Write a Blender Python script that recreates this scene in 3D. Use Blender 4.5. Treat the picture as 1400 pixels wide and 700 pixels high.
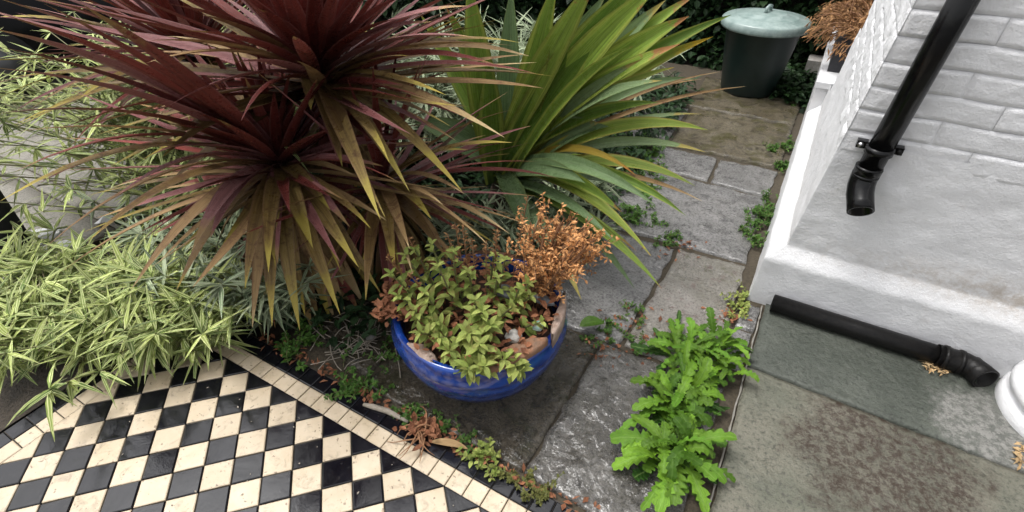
import bpy, math, random
import numpy as np
from mathutils import Vector, Matrix, noise, Quaternion
random.seed(7)
scene = bpy.context.scene
for o in list(bpy.data.objects): bpy.data.objects.remove(o)
U = 0.085            # one floor tile edge in metres; everything below is laid out in tile units
S2 = 1/math.sqrt(2)
# ------------------------------------------------------------------ camera
W_, H_, F_ = 1400., 700., 700.
def rod(w):
    w = np.array(w); t = np.linalg.norm(w); k = w/t
    K = np.array([[0,-k[2],k[1]],[k[2],0,-k[0]],[-k[1],k[0],0]])
    return np.eye(3)+math.sin(t)*K+(1-math.cos(t))*K@K
Rl = rod([-0.8938656605531637, -0.11202265120368594, -0.2531644775943514])
tl = np.array([-8.440727271670251, 5.630153384283852, 20.082239767346945])
Al = np.array([[S2,S2,0],[S2,-S2,0],[0,0,-1.]])
CAM = Al@(-Rl.T@tl-np.array([-5,-5,0.]))
RW = Rl@Al.T
def at(x, y, z=0.):
    """pixel of the 1400x700 photograph -> point at height z (tile units)"""
    d = RW.T@np.array([(x-700)/F_, (y-350)/F_, 1.]); k = (z-CAM[2])/d[2]
    return Vector(CAM+k*d)
def ray(x, y):
    return Vector(RW.T@np.array([(x-700)/F_, (y-350)/F_, 1.])).normalized()
def atY(x, y, Y):
    d = ray(x, y); return Vector(CAM)+d*((Y-CAM[1])/d.y)
def px(p):
    c = RW@(np.array(p)-CAM)
    return (700+F_*c[0]/c[2], 350+F_*c[1]/c[2]) if c[2] > 0 else (-9999, -9999)
cam = bpy.data.cameras.new('camera'); camo = bpy.data.objects.new('camera', cam)
scene.collection.objects.link(camo); scene.camera = camo
cam.sensor_width = 36; cam.lens = 36*F_/W_; cam.clip_start = 0.01; cam.clip_end = 500
M = Matrix([list(RW.T[i]) for i in range(3)])     # columns: cam x right, y down, z forward
M = Matrix(((M[0][0], -M[0][1], -M[0][2]), (M[1][0], -M[1][1], -M[1][2]), (M[2][0], -M[2][1], -M[2][2])))
camo.matrix_world = Matrix.Translation(Vector(CAM)*U) @ M.to_4x4()
# ------------------------------------------------------------------ light
SUN_EL, SUN_AZ = 70, 192          # high soft light through thin cloud, from the left and a little behind the plants
sd = Vector((math.cos(math.radians(SUN_EL))*math.cos(math.radians(SUN_AZ)), math.cos(math.radians(SUN_EL))*math.sin(math.radians(SUN_AZ)), math.sin(math.radians(SUN_EL))))
world = bpy.data.worlds.new('World'); scene.world = world; world.use_nodes = True
wn, wl = world.node_tree.nodes, world.node_tree.links
wn.clear()
sky = wn.new('ShaderNodeTexSky'); sky.sky_type = 'NISHITA'; sky.sun_disc = False
sky.sun_elevation = math.radians(SUN_EL); sky.sun_rotation = math.atan2(sd.x, sd.y)
sky.air_density = 1.0; sky.dust_density = 5.0; sky.ozone_density = 1.0
hs = wn.new('ShaderNodeHueSaturation'); hs.inputs['Saturation'].default_value = 0.12
bg = wn.new('ShaderNodeBackground'); bg.inputs['Strength'].default_value = 0.15
wo = wn.new('ShaderNodeOutputWorld')
wl.new(sky.outputs[0], hs.inputs['Color']); wl.new(hs.outputs[0], bg.inputs['Color']); wl.new(bg.outputs[0], wo.inputs['Surface'])
sun = bpy.data.lights.new('sun', 'SUN'); sun.energy = 1.0; sun.angle = math.radians(20); sun.color = (1, .975, .93)
suno = bpy.data.objects.new('sun', sun); scene.collection.objects.link(suno)
suno.rotation_euler = sd.to_track_quat('Z', 'Y').to_euler()
scene.view_settings.view_transform = 'Standard'; scene.view_settings.look = 'None'
scene.view_settings.exposure = 0.82; scene.view_settings.gamma = 1
scene.render.resolution_x = 1024; scene.render.resolution_y = 512

# ------------------------------------------------------------------ geometry helpers
class Geo:
    def __init__(s): s.v = []; s.f = []; s.a = []
    def add(s, v, f, a=None):
        n = len(s.v); s.v += [tuple(p) for p in v]; s.f += [tuple(i+n for i in q) for q in f]
        s.a += (a if a else [(0, 0, 0)]*len(v)); return s
    def merge(s, g): return s.add(g.v, g.f, g.a)
COL = scene.collection
def mesh(name, g, mat, smooth=True):
    me = bpy.data.meshes.new(name); me.from_pydata([tuple(c*U for c in p) for p in g.v], [], g.f)
    if mat is not None: me.materials.append(mat)
    at_ = me.attributes.new('tint', 'FLOAT_VECTOR', 'POINT')
    at_.data.foreach_set('vector', [c for a in g.a for c in a])
    if smooth: me.polygons.foreach_set('use_smooth', [True]*len(me.polygons))
    me.update(); return me
def tag(o, label=None, cat=None, group=None, kind=None):
    if label: o['label'] = label
    if cat: o['category'] = cat
    if group: o['group'] = group
    if kind: o['kind'] = kind
    return o
def link(name, me, parent=None):
    o = bpy.data.objects.new(name, me); COL.objects.link(o)
    if parent: o.parent = parent
    return o
def part(name, g, mat, parent=None, smooth=True, kind=None, label=None):
    """geometry is given in world tile units; the object keeps the parent's origin"""
    if parent is not None:
        r = parent; off = Vector((0, 0, 0))
        while r is not None: off += Vector(r.location)/U; r = r.parent
        g2 = Geo(); g2.v = [(p[0]-off.x, p[1]-off.y, p[2]-off.z) for p in g.v]; g2.f = g.f; g2.a = g.a; g = g2
    o = link(name, mesh(name, g, mat, smooth), parent)
    if kind: o['kind'] = kind
    if label: o['label'] = label
    return o
def thing(name, label, cat, loc, group=None):
    o = bpy.data.objects.new(name, None); COL.objects.link(o); o.location = Vector(loc)*U
    o.empty_display_size = .05
    return tag(o, label, cat, group)
def solo(name, g, mat, label, cat, loc, group=None, smooth=True, kind=None):
    loc = Vector(loc); g2 = Geo(); g2.v = [(p[0]-loc.x, p[1]-loc.y, p[2]-loc.z) for p in g.v]; g2.f = g.f; g2.a = g.a
    o = link(name, mesh(name, g2, mat, smooth)); o.location = loc*U
    return tag(o, label, cat, group, kind)
def nz(x, y, z=0, s=1): return noise.noise(Vector((x*s, y*s, z*s)))
def fb(x, y, z=0, s=1, o=4): return noise.fractal(Vector((x*s, y*s, z*s)), 1.0, 2.0, o)

def box(x0, x1, y0, y1, z0, z1):
    g = Geo(); v = [(x, y, z) for z in (z0, z1) for y in (y0, y1) for x in (x0, x1)]
    return g.add(v, [(0,2,3,1),(4,5,7,6),(0,1,5,4),(2,6,7,3),(0,4,6,2),(1,3,7,5)])
def bevbox(poly, z0, z1, b=.03, jit=0):
    """prism over a polygon with a small bevelled top edge"""
    c = Vector((sum(p[0] for p in poly)/len(poly), sum(p[1] for p in poly)/len(poly)))
    n = len(poly); ins = []
    for p in poly:
        d = Vector(p)-c; L = d.length; ins.append(c+d*(1-b*1.4/max(L, .01)))
    g = Geo(); v = [(p[0], p[1], z0) for p in poly]+[(p[0], p[1], z1-b*.6) for p in poly]+[(p.x, p.y, z1) for p in ins]
    f = []
    for k in range(2):
        for i in range(n):
            j = (i+1) % n; f.append((k*n+i, k*n+j, (k+1)*n+j, (k+1)*n+i))
    f.append(tuple(2*n+i for i in range(n)))
    return g.add(v, f)
def tube(pts, rad, n=16, caps=True, inner=None):
    pts = [Vector(p) for p in pts]; g = Geo(); v = []; f = []
    if not hasattr(rad, '__len__'): rad = [rad]*len(pts)
    up = Vector((0, 0, 1)); T0 = (pts[1]-pts[0]).normalized()
    a = T0.cross(up) if abs(T0.z) < .95 else T0.cross(Vector((1, 0, 0)))
    a.normalize(); frames = []
    for i, p in enumerate(pts):
        t = (pts[min(i+1, len(pts)-1)]-pts[max(i-1, 0)]).normalized()
        a = (a-t*a.dot(t)).normalized(); b = t.cross(a); frames.append((p, a, b, rad[i]))
    for p, a, b, r in frames:
        for k in range(n):
            an = 2*math.pi*k/n; v.append(p+(a*math.cos(an)+b*math.sin(an))*r)
    m = len(pts)
    for i in range(m-1):
        for k in range(n):
            k2 = (k+1) % n; f.append((i*n+k, i*n+k2, (i+1)*n+k2, (i+1)*n+k))
    if caps:
        if inner:                     # open end with wall thickness
            for e, (p, a, b, r) in ((0, frames[0]), (m-1, frames[-1])):
                base = len(v); d = (pts[1]-pts[0]).normalized() if e == 0 else (pts[-2]-pts[-1]).normalized()
                for k in range(n):
                    an = 2*math.pi*k/n; v.append(p+(a*math.cos(an)+b*math.sin(an))*r*inner)
                for k in range(n):
                    an = 2*math.pi*k/n; v.append(p+d*r*1.6+(a*math.cos(an)+b*math.sin(an))*r*inner)
                for k in range(n):
                    k2 = (k+1) % n
                    f.append((e*n+k, e*n+k2, base+k2, base+k)); f.append((base+k, base+k2, base+n+k2, base+n+k))
                f.append(tuple(base+n+k for k in range(n)))
        else:
            f.append(tuple(range(n))[::-1]); f.append(tuple((m-1)*n+k for k in range(n)))
    return g.add(v, f)
def lathe(prof, c, n=48, wob=0, cap=True):
    g = Geo(); v = []; f = []
    for r, z in prof:
        for k in range(n):
            a = 2*math.pi*k/n; rr = r*(1+wob*nz(math.cos(a)*2, math.sin(a)*2, z))
            v.append((c[0]+rr*math.cos(a), c[1]+rr*math.sin(a), c[2]+z))
    for i in range(len(prof)-1):
        for k in range(n):
            k2 = (k+1) % n; f.append((i*n+k, i*n+k2, (i+1)*n+k2, (i+1)*n+k))
    if cap: f.append(tuple((len(prof)-1)*n+k for k in range(n)))
    return g.add(v, f)

# leaf built along a list of points; width profile and folded cross-section
def strip(pts, w, fold=.18, prof=None, side=None, twist=0, cols=2, rnd=None, wav=0):
    pts = [Vector(p) for p in pts]; n = len(pts); g = Geo(); v = []; a = []; f = []
    rnd = random.random() if rnd is None else rnd
    d0 = (pts[-1]-pts[0]).normalized()
    if side is None:
        side = d0.cross(Vector((0, 0, 1)))
        if side.length < .15: side = d0.cross(Vector((1, .3, 0)))
    side = side.normalized(); ph = random.random()*9
    for i, p in enumerate(pts):
        t = i/(n-1); tan = (pts[min(i+1, n-1)]-pts[max(i-1, 0)]).normalized()
        s = (side-tan*side.dot(tan)).normalized(); nn = s.cross(tan)
        if twist:
            q = Quaternion(tan, twist*t); s = q@s; nn = q@nn
        ww = w*(prof(t) if prof else blade(t))*.5
        for c in range(cols+1):
            u = c/cols; x = (u-.5)*2
            h = abs(x)*fold*ww*2 + wav*ww*math.sin(t*23+ph+u*3)*abs(x)
            v.append(p+s*x*ww+nn*h); a.append((u, t, rnd))
    m = cols+1
    for i in range(n-1):
        for c in range(cols):
            f.append((i*m+c, i*m+c+1, (i+1)*m+c+1, (i+1)*m+c))
    return g.add(v, f, a)
def blade(t):       # sword leaf: narrow foot, wide middle, long point
    return (.62+.38*min(1, t/.3))*(1 if t < .38 else max(0.0, 1-((t-.38)/.62)**1.55))+.012
def lens(t): return max(.02, math.sin(math.pi*min(1, t**.85))**.8)
def lance(t): return max(.03, (min(1, t/.18))**.7*(1-max(0, (t-.18)/.82)**1.6))
def droop(c, d, L, g, n=9, wob=.0):
    d = Vector(d).normalized(); p = Vector(c); out = [p.copy()]; s = L/n
    wv = Vector((random.uniform(-1, 1), random.uniform(-1, 1), 0))*wob
    for i in range(n):
        t = (i+.5)/n
        dd = (d+Vector((0, 0, -1))*g*(t**1.4)+wv*t*t).normalized(); p = p+dd*s; out.append(p.copy())
    return out
def bez(a, c, b, n=10):
    return [a*(1-t)**2+c*2*t*(1-t)+b*t*t for t in [i/n for i in range(n+1)]]
def reach(c, x, y, L, near=True):
    """point on the pixel's line of sight that is L away from c"""
    o = Vector(CAM); d = ray(x, y); oc = o-Vector(c); b = oc.dot(d); q = b*b-(oc.dot(oc)-L*L)
    t = -b if q < 0 else (-b-math.sqrt(q) if near else -b+math.sqrt(q))
    return o+d*t

# ------------------------------------------------------------------ materials
def nodes(name):
    m = bpy.data.materials.new(name); m.use_nodes = True; nt = m.node_tree; nt.nodes.clear()
    out = nt.nodes.new('ShaderNodeOutputMaterial'); b = nt.nodes.new('ShaderNodeBsdfPrincipled')
    nt.links.new(b.outputs[0], out.inputs[0]); return m, nt, b, out
def N(nt, t, **k):
    n = nt.nodes.new(t)
    for a, b in k.items():
        if a in n.inputs: n.inputs[a].default_value = b
        else: setattr(n, a, b)
    return n
def ramp(nt, fac, stops, interp='LINEAR'):
    r = nt.nodes.new('ShaderNodeValToRGB'); r.color_ramp.interpolation = interp; e = r.color_ramp.elements
    while len(e) < len(stops): e.new(.5)
    for i, (p, c) in enumerate(stops):
        e[i].position = p; c = c if hasattr(c, '__len__') else (c, c, c); e[i].color = (*c[:3], 1)
    nt.links.new(fac, r.inputs[0]); return r.outputs[0]
def mix(nt, fac, a, b, mode='MIX'):
    m = nt.nodes.new('ShaderNodeMix'); m.data_type = 'RGBA'; m.blend_type = mode
    for i, s in ((0, fac), (6, a), (7, b)):
        if hasattr(s, 'links'): nt.links.new(s, m.inputs[i])
        elif i == 0: m.inputs[0].default_value = s
        else: m.inputs[i].default_value = (*(s if hasattr(s, '__len__') else (s, s, s)), 1)[:4]
    return m.outputs[2]
def math_(nt, op, a, b=0., c=0.):
    m = nt.nodes.new('ShaderNodeMath'); m.operation = op
    for i, s in enumerate((a, b, c)):
        if hasattr(s, 'links'): nt.links.new(s, m.inputs[i])
        else: m.inputs[i].default_value = s
    return m.outputs[0]
def wpos(nt, per_object=True):
    g = nt.nodes.new('ShaderNodeNewGeometry'); v = nt.nodes.new('ShaderNodeVectorMath'); v.operation = 'SCALE'
    nt.links.new(g.outputs['Position'], v.inputs[0]); v.inputs['Scale'].default_value = 1/U
    if not per_object: return v.outputs[0]
    oi = nt.nodes.new('ShaderNodeObjectInfo'); a = nt.nodes.new('ShaderNodeVectorMath'); a.operation = 'ADD'
    s = math_(nt, 'MULTIPLY', oi.outputs['Random'], 40.); nt.links.new(v.outputs[0], a.inputs[0]); nt.links.new(s, a.inputs[1])
    return a.outputs[0]
def noi(nt, vec, scale, detail=4, rough=.6, dist=0):
    n = nt.nodes.new('ShaderNodeTexNoise'); nt.links.new(vec, n.inputs['Vector'])
    n.inputs['Scale'].default_value = scale; n.inputs['Detail'].default_value = detail; n.inputs['Roughness'].default_value = rough
    n.inputs['Distortion'].default_value = dist; return n.outputs['Fac']
def bump(nt, b, h, strength, dist=.01, prev=None):
    n = nt.nodes.new('ShaderNodeBump'); nt.links.new(h, n.inputs['Height']); n.inputs['Strength'].default_value = strength
    n.inputs['Distance'].default_value = dist
    if prev: nt.links.new(prev, n.inputs['Normal'])
    nt.links.new(n.outputs[0], b.inputs['Normal']); return n.outputs[0]
def setr(nt, b, src):
    if hasattr(src, 'links'): nt.links.new(src, b.inputs['Roughness'])
    else: b.inputs['Roughness'].default_value = src

def stone(name, c1, c2, c3, spot=.5, wet=.5, bmp=.5, moss=None, mossamt=.0, rough_scale=2.5, grit=None, spec=.5, rl=.12, rh=.62, coat=0.):
    m, nt, b, _ = nodes(name); P = wpos(nt)
    big = noi(nt, P, .35, 5, .62); mid = noi(nt, P, 1.6, 6, .7, .4); fine = noi(nt, P, 9, 5, .7)
    col = mix(nt, ramp(nt, big, [(.35, 0), (.62, 1)]), c1, c2)
    col = mix(nt, ramp(nt, mid, [(spot, 0), (spot+.12, .85)]), col, c3)
    col = mix(nt, ramp(nt, fine, [(.36, .75), (.52, 0)]), col, tuple(.3*x for x in c1))
    if grit:
        gr = noi(nt, P, 22, 3, .6); col = mix(nt, ramp(nt, gr, [(.58, 0), (.68, .8)]), col, grit)
    if moss:
        mo = noi(nt, P, .8, 6, .72, .5); col = mix(nt, ramp(nt, mo, [(.62-mossamt*.3, 0), (.72-mossamt*.3, .85)]), col, moss)
    nt.links.new(col, b.inputs['Base Color'])
    w = noi(nt, P, .5, 4, .6)
    setr(nt, b, ramp(nt, w, [(.3+.3*wet-.2, rl), (.5+.3*wet, rh)]))
    h = math_(nt, 'ADD', math_(nt, 'MULTIPLY', noi(nt, P, rough_scale*1.6, 8, .75, 1.2), 1.), math_(nt, 'MULTIPLY', noi(nt, P, 13, 4, .7), .45))
    bump(nt, b, h, min(1, bmp*1.1), .03)
    cbp = nt.nodes.new('ShaderNodeBump'); cbp.inputs['Strength'].default_value = .6; cbp.inputs['Distance'].default_value = .010
    nt.links.new(noi(nt, P, 3.2, 4, .6, .8), cbp.inputs['Height']); nt.links.new(cbp.outputs[0], b.inputs['Coat Normal']); b.inputs['Specular IOR Level'].default_value = spec
    b.inputs['Coat Weight'].default_value = coat; b.inputs['Coat Roughness'].default_value = .09; b.inputs['Coat IOR'].default_value = 1.6
    return m

def leafmat(name, a, bcol, tip=None, edge=None, mid=None, var=.55, rough=.38, trans=.12, tipstart=.8, spots=None, foot=None, stripes=None, drops=0, margin=None, spec=.22, streak=.45):
    m, nt, b, out = nodes(name)
    at_ = nt.nodes.new('ShaderNodeAttribute'); at_.attribute_name = 'tint'
    sp = nt.nodes.new('ShaderNodeSeparateXYZ'); nt.links.new(at_.outputs['Vector'], sp.inputs[0])
    u, t, r = sp.outputs
    cb = nt.nodes.new('ShaderNodeCombineXYZ'); nt.links.new(math_(nt, 'MULTIPLY', u, 9.), cb.inputs[0])
    nt.links.new(math_(nt, 'MULTIPLY', t, 2.), cb.inputs[1]); nt.links.new(math_(nt, 'MULTIPLY', r, 37.), cb.inputs[2])
    st = noi(nt, cb.outputs[0], 2.2, 4, .65)
    P = wpos(nt, False); sn = noi(nt, P, 2.2, 5, .7)
    f = math_(nt, 'ADD', math_(nt, 'MULTIPLY', r, .7), math_(nt, 'MULTIPLY', st, .5))
    col = mix(nt, ramp(nt, f, [(.2, 0), (.85, 1)]), a, bcol)
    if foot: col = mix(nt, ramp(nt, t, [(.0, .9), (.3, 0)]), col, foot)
    if stripes:
        sfn = math_(nt, 'SINE', math_(nt, 'ADD', math_(nt, 'MULTIPLY', u, 13.), math_(nt, 'MULTIPLY', r, 9.)))
        col = mix(nt, ramp(nt, sfn, [(.35, 0), (.65, .85)]), col, stripes)
    x = math_(nt, 'ABSOLUTE', math_(nt, 'SUBTRACT', u, .5))
    if mid: col = mix(nt, ramp(nt, x, [(.0, .5), (.09, 0)]), col, mid)
    if margin: col = mix(nt, ramp(nt, math_(nt, 'ADD', x, math_(nt, 'MULTIPLY', st, .25)), [(.42, 0), (.5, .9)]), col, margin)
    if edge: col = mix(nt, ramp(nt, x, [(.38, 0), (.48, .8)]), col, edge)
    cb2 = nt.nodes.new('ShaderNodeCombineXYZ'); nt.links.new(math_(nt, 'MULTIPLY', u, 34.), cb2.inputs[0]); nt.links.new(math_(nt, 'MULTIPLY', t, 5.), cb2.inputs[1]); nt.links.new(math_(nt, 'MULTIPLY', r, 91.), cb2.inputs[2])
    fs = noi(nt, cb2.outputs[0], 1., 3, .7)
    if streak: col = mix(nt, ramp(nt, fs, [(.38, streak), (.56, 0)]), col, tuple(x*.42 for x in a)); col = mix(nt, ramp(nt, fs, [(.58, 0), (.72, streak*.6)]), col, tuple(min(1, x*1.5) for x in bcol))
    if spots: col = mix(nt, ramp(nt, sn, [(.52, 0), (.63, .7)]), col, spots)
    if tip:
        tt = math_(nt, 'ADD', t, math_(nt, 'MULTIPLY', math_(nt, 'SUBTRACT', sn, .5), .35))
        tt = math_(nt, 'ADD', tt, math_(nt, 'MULTIPLY', math_(nt, 'SUBTRACT', r, .5), .25))
        col = mix(nt, ramp(nt, tt, [(tipstart, 0), (min(1, tipstart+.12), .9)]), col, tip)
    hv = nt.nodes.new('ShaderNodeHueSaturation'); nt.links.new(col, hv.inputs['Color'])
    nt.links.new(math_(nt, 'ADD', 1-var*.5, math_(nt, 'MULTIPLY', math_(nt, 'FRACT', math_(nt, 'MULTIPLY', r, 7.31)), var)), hv.inputs['Value'])
    nt.links.new(hv.outputs[0], b.inputs['Base Color'])
    setr(nt, b, ramp(nt, sn, [(.35, rough-.1), (.65, rough+.15)]))
    h = math_(nt, 'ADD', math_(nt, 'MULTIPLY', fs, 1.2), math_(nt, 'MULTIPLY', noi(nt, P, 30, 2, .5), .0 if not drops else drops))
    bump(nt, b, h, .5, .004)
    b.inputs['Specular IOR Level'].default_value = spec
    tr = nt.nodes.new('ShaderNodeBsdfTranslucent'); nt.links.new(hv.outputs[0], tr.inputs[0])
    ms = nt.nodes.new('ShaderNodeMixShader'); ms.inputs[0].default_value = trans
    nt.links.new(b.outputs[0], ms.inputs[1]); nt.links.new(tr.outputs[0], ms.inputs[2]); nt.links.new(ms.outputs[0], out.inputs[0])
    return m

def tilemat(name, c1, c2, chip, rough, bm):
    m, nt, b, _ = nodes(name); P = wpos(nt)
    oi = nt.nodes.new('ShaderNodeObjectInfo')
    col = mix(nt, ramp(nt, noi(nt, P, .9, 5, .65), [(.35, 0), (.65, 1)]), c1, c2)
    col = mix(nt, math_(nt, 'MULTIPLY', oi.outputs['Random'], .35), col, tuple(x*.72 for x in c1))
    sp = noi(nt, P, 7, 2, .5); col = mix(nt, ramp(nt, sp, [(.66, 0), (.71, .8)]), col, chip)
    gr = noi(nt, P, 2.1, 6, .75, .7); col = mix(nt, ramp(nt, gr, [(.54, 0), (.70, .5)]), col, tuple(x*.6 for x in chip))
    nt.links.new(col, b.inputs['Base Color'])
    setr(nt, b, ramp(nt, noi(nt, P, 1.4, 5, .7), [(.35, rough), (.68, rough+.16)]))
    h = math_(nt, 'ADD', noi(nt, P, .9, 3, .5, .5), math_(nt, 'MULTIPLY', noi(nt, P, 14, 4, .7), .12)); bump(nt, b, h, bm, .006); b.inputs['Specular IOR Level'].default_value = .6
    return m
def simple(name, c, rough=.5, c2=None, sc=3, bm=.0, bs=8, spec=.5, coat=0, metal=0):
    m, nt, b, _ = nodes(name); P = wpos(nt)
    if c2:
        nt.links.new(mix(nt, ramp(nt, noi(nt, P, sc, 5, .65), [(.35, 0), (.65, 1)]), c, c2), b.inputs['Base Color'])
    else: b.inputs['Base Color'].default_value = (*c, 1)
    b.inputs['Roughness'].default_value = rough; b.inputs['Specular IOR Level'].default_value = spec
    b.inputs['Coat Weight'].default_value = coat; b.inputs['Metallic'].default_value = metal
    if bm: bump(nt, b, noi(nt, P, bs, 5, .65), bm, .006)
    return m

MT = {}
MT['cream'] = tilemat('cream_tile', (.50, .40, .27), (.60, .50, .37), (.16, .11, .07), .3, .25)
MT['black'] = tilemat('black_tile', (.004, .004, .006), (.008, .008, .012), (.022, .020, .021), .03, .22)
MT['grout'] = simple('grout', (.03, .026, .02), .8, (.06, .05, .04))
MT['soil'] = simple('soil', (.010, .007, .005), .85, (.03, .02, .012), 2, .8, 5)
MT['slab'] = stone('stone_grey', (.25, .243, .232), (.40, .385, .37), (.10, .095, .09), .52, .8, .9, grit=(.42, .40, .39), spec=.9, rl=.1, rh=.36, coat=.85)
MT['slab_light'] = stone('stone_light', (.32, .295, .24), (.44, .40, .36), (.18, .105, .085), .54, .5, .85, moss=(.12, .12, .05), mossamt=.15, grit=(.45, .42, .39), spec=.8, rl=.1, rh=.45, coat=.7)
MT['slab_wet'] = stone('stone_wet', (.12, .108, .088), (.22, .202, .175), (.055, .046, .032), .50, 1.0, 1., grit=(.30, .28, .26), spec=1., rl=.08, rh=.26, coat=1.)
MT['slab_dark'] = stone('stone_dark', (.095, .076, .05), (.15, .125, .088), (.020, .015, .008), .5, .9, 1., moss=(.045, .042, .016), mossamt=.3, grit=(.13, .115, .09), spec=.8, rl=.12, rh=.4, coat=.5)
MT['slab_mossy'] = stone('stone_mossy', (.135, .108, .06), (.24, .205, .14), (.030, .023, .012), .5, .5, 1., moss=(.095, .085, .025), mossamt=.4, grit=(.26, .23, .18), coat=.3)
MT['concrete'] = stone('brown_concrete', (.085, .065, .046), (.13, .105, .078), (.06, .045, .03), .52, .2, .8)
MT['paver'] = stone('street_paver', (.22, .205, .175), (.28, .26, .22), (.16, .145, .12), .55, .2, .3)
MT['mortar'] = simple('mortar', (.22, .21, .19), .8, (.2, .18, .15), 4, .5)
MT['joint'] = simple('joint_dirt', (.035, .028, .018), .9, (.07, .055, .035), 6, .6, 9)

def terrace_mat(name, base, base2, blotch, centre, rad):
    m, nt, b, _ = nodes(name); P = wpos(nt, False)
    col = mix(nt, ramp(nt, noi(nt, P, .45, 6, .65), [(.36, 0), (.63, 1)]), base, base2)
    fine = noi(nt, P, 7, 5, .7); col = mix(nt, ramp(nt, fine, [(.36, .75), (.5, 0)]), col, tuple(.35*x for x in base))
    d = nt.nodes.new('ShaderNodeVectorMath'); d.operation = 'DISTANCE'; nt.links.new(P, d.inputs[0]); d.inputs[1].default_value = centre
    k = math_(nt, 'ADD', math_(nt, 'DIVIDE', d.outputs['Value'], rad), math_(nt, 'MULTIPLY', math_(nt, 'SUBTRACT', noi(nt, P, .7, 7, .75), .5), 1.6))
    k2 = ramp(nt, k, [(.7, 1), (1.1, 0)])
    dots = ramp(nt, noi(nt, P, 3.6, 9, .85), [(.47, 0), (.54, 1)])
    col = mix(nt, math_(nt, 'MULTIPLY', k2, math_(nt, 'ADD', .3, math_(nt, 'MULTIPLY', dots, .7))), col, blotch)
    sp = ramp(nt, noi(nt, P, 5, 5, .7), [(.66, 0), (.72, .8)]); col = mix(nt, sp, col, (.03, .03, .025))
    wh = ramp(nt, noi(nt, P, 6.5, 4, .7), [(.70, 0), (.76, .6)]); col = mix(nt, wh, col, (.32, .32, .29)); gt = ramp(nt, noi(nt, P, 16, 5, .8), [(.36, .25), (.5, 0)]); col = mix(nt, gt, col, (.03, .026, .02))
    nt.links.new(col, b.inputs['Base Color']); setr(nt, b, ramp(nt, noi(nt, P, .6, 4, .6), [(.35, .28), (.65, .6)]))
    h = math_(nt, 'ADD', noi(nt, P, 3, 6, .7), math_(nt, 'MULTIPLY', fine, .3)); bump(nt, b, h, .8, .012)
    return m
MT['terr1'] = terrace_mat('terrace_green_grey', (.052, .060, .048), (.080, .088, .072), (.22, .215, .20), (30.6, 11.6, 0), 2.2)
MT['terr2'] = terrace_mat('terrace_lichened', (.105, .108, .080), (.165, .155, .120), (.036, .023, .014), (27.0, 8.3, 0), 3.4)

def paintmat(name, c=(.73, .73, .742), dirt=(.42, .36, .30), amt=.25, zdirt=None):
    m, nt, b, _ = nodes(name); P = wpos(nt, False)
    col = mix(nt, ramp(nt, noi(nt, P, .5, 5, .65), [(.35, 0), (.7, 1)]), c, tuple(x*.93 for x in c))
    k = ramp(nt, noi(nt, P, 1.1, 7, .75), [(.66-amt*.3, 0), (.78-amt*.3, .55)])
    if zdirt:
        sp = nt.nodes.new('ShaderNodeSeparateXYZ'); nt.links.new(P, sp.inputs[0])
        g = math_(nt, 'MULTIPLY', ramp(nt, math_(nt, 'DIVIDE', sp.outputs[2], 10.), zdirt), ramp(nt, math_(nt, 'DIVIDE', sp.outputs[0], 40.), [(.6, .15), (.76, 1)]))
        k = math_(nt, 'ADD', math_(nt, 'MULTIPLY', k, .35), math_(nt, 'MULTIPLY', g, ramp(nt, noi(nt, P, 3, 6, .75), [(.4, .1), (.6, 1)])))
    col = mix(nt, k, col, dirt); nt.links.new(col, b.inputs['Base Color'])
    b.inputs['Roughness'].default_value = .5
    fl = noi(nt, P, 1.7, 9, .8, .3); col2 = mix(nt, ramp(nt, fl, [(.675, 0), (.70, .75)]), col, (.34, .27, .21)); nt.links.new(col2, b.inputs['Base Color'])
    h = math_(nt, 'ADD', math_(nt, 'MULTIPLY', noi(nt, P, 1.6, 9, .68), 1.3), math_(nt, 'MULTIPLY', noi(nt, P, 12, 5, .7), .4)); bump(nt, b, h, .5, .012)
    return m
MT['paint'] = paintmat('white_masonry_paint', zdirt=[(.25, 0), (.31, .8), (.36, .8), (.45, 0)])
MT['brick'] = paintmat('white_painted_brick', (.74, .74, .752), amt=.05)
MT['pvc'] = simple('black_plastic', (.003, .003, .0035), .2, (.006, .006, .006), 5, .08, 3, spec=.28)
MT['pvc_dusty'] = simple('black_plastic_dusty', (.004, .004, .0045), .38, (.012, .011, .01), 9, .2, 12, spec=.22)
MT['binbody'] = simple('dark_green_plastic', (.004, .011, .010), .4, (.007, .017, .015), 2, .1)
MT['binlid'] = simple('pale_green_plastic', (.17, .235, .22), .32, (.30, .37, .35), 1.5, .15, 3)
MT['metal'] = simple('steel', (.5, .5, .5), .3, metal=1)
MT['terracotta'] = simple('terracotta', (.24, .11, .055), .75, (.16, .10, .065), 2.5, 1., 6)
MT['clay_pale'] = simple('weathered_clay', (.24, .16, .12), .8, (.38, .29, .24), 3, 1., 7)
MT['compost'] = simple('compost', (.02, .012, .008), .95, (.06, .03, .018), 5, 1., 9)
MT['planter'] = simple('slate_plastic', (.012, .012, .016), .5, (.02, .02, .024), 3)
MT['stem_brown'] = simple('dry_stem', (.30, .15, .07), .8, (.20, .10, .05), 4)
MT['stem_green'] = simple('green_stem', (.10, .15, .04), .6, (.16, .12, .06), 4)
MT['trunk'] = simple('fibrous_trunk', (.06, .04, .028), .9, (.10, .07, .05), 4, 1., 8)
MT['pebble'] = simple('pebble', (.35, .34, .32), .6, (.22, .2, .18), 4, .3)
MT['cloth_black'] = simple('black_cloth', (.008, .008, .009), .9, (.013, .013, .014), 8, .3, 20)
MT['shoe'] = simple('white_canvas', (.78, .79, .8), .6, (.68, .68, .68), 5)
MT['skin'] = simple('skin', (.55, .36, .27), .5)
MT['hair'] = simple('hair', (.03, .02, .014), .6)
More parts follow.
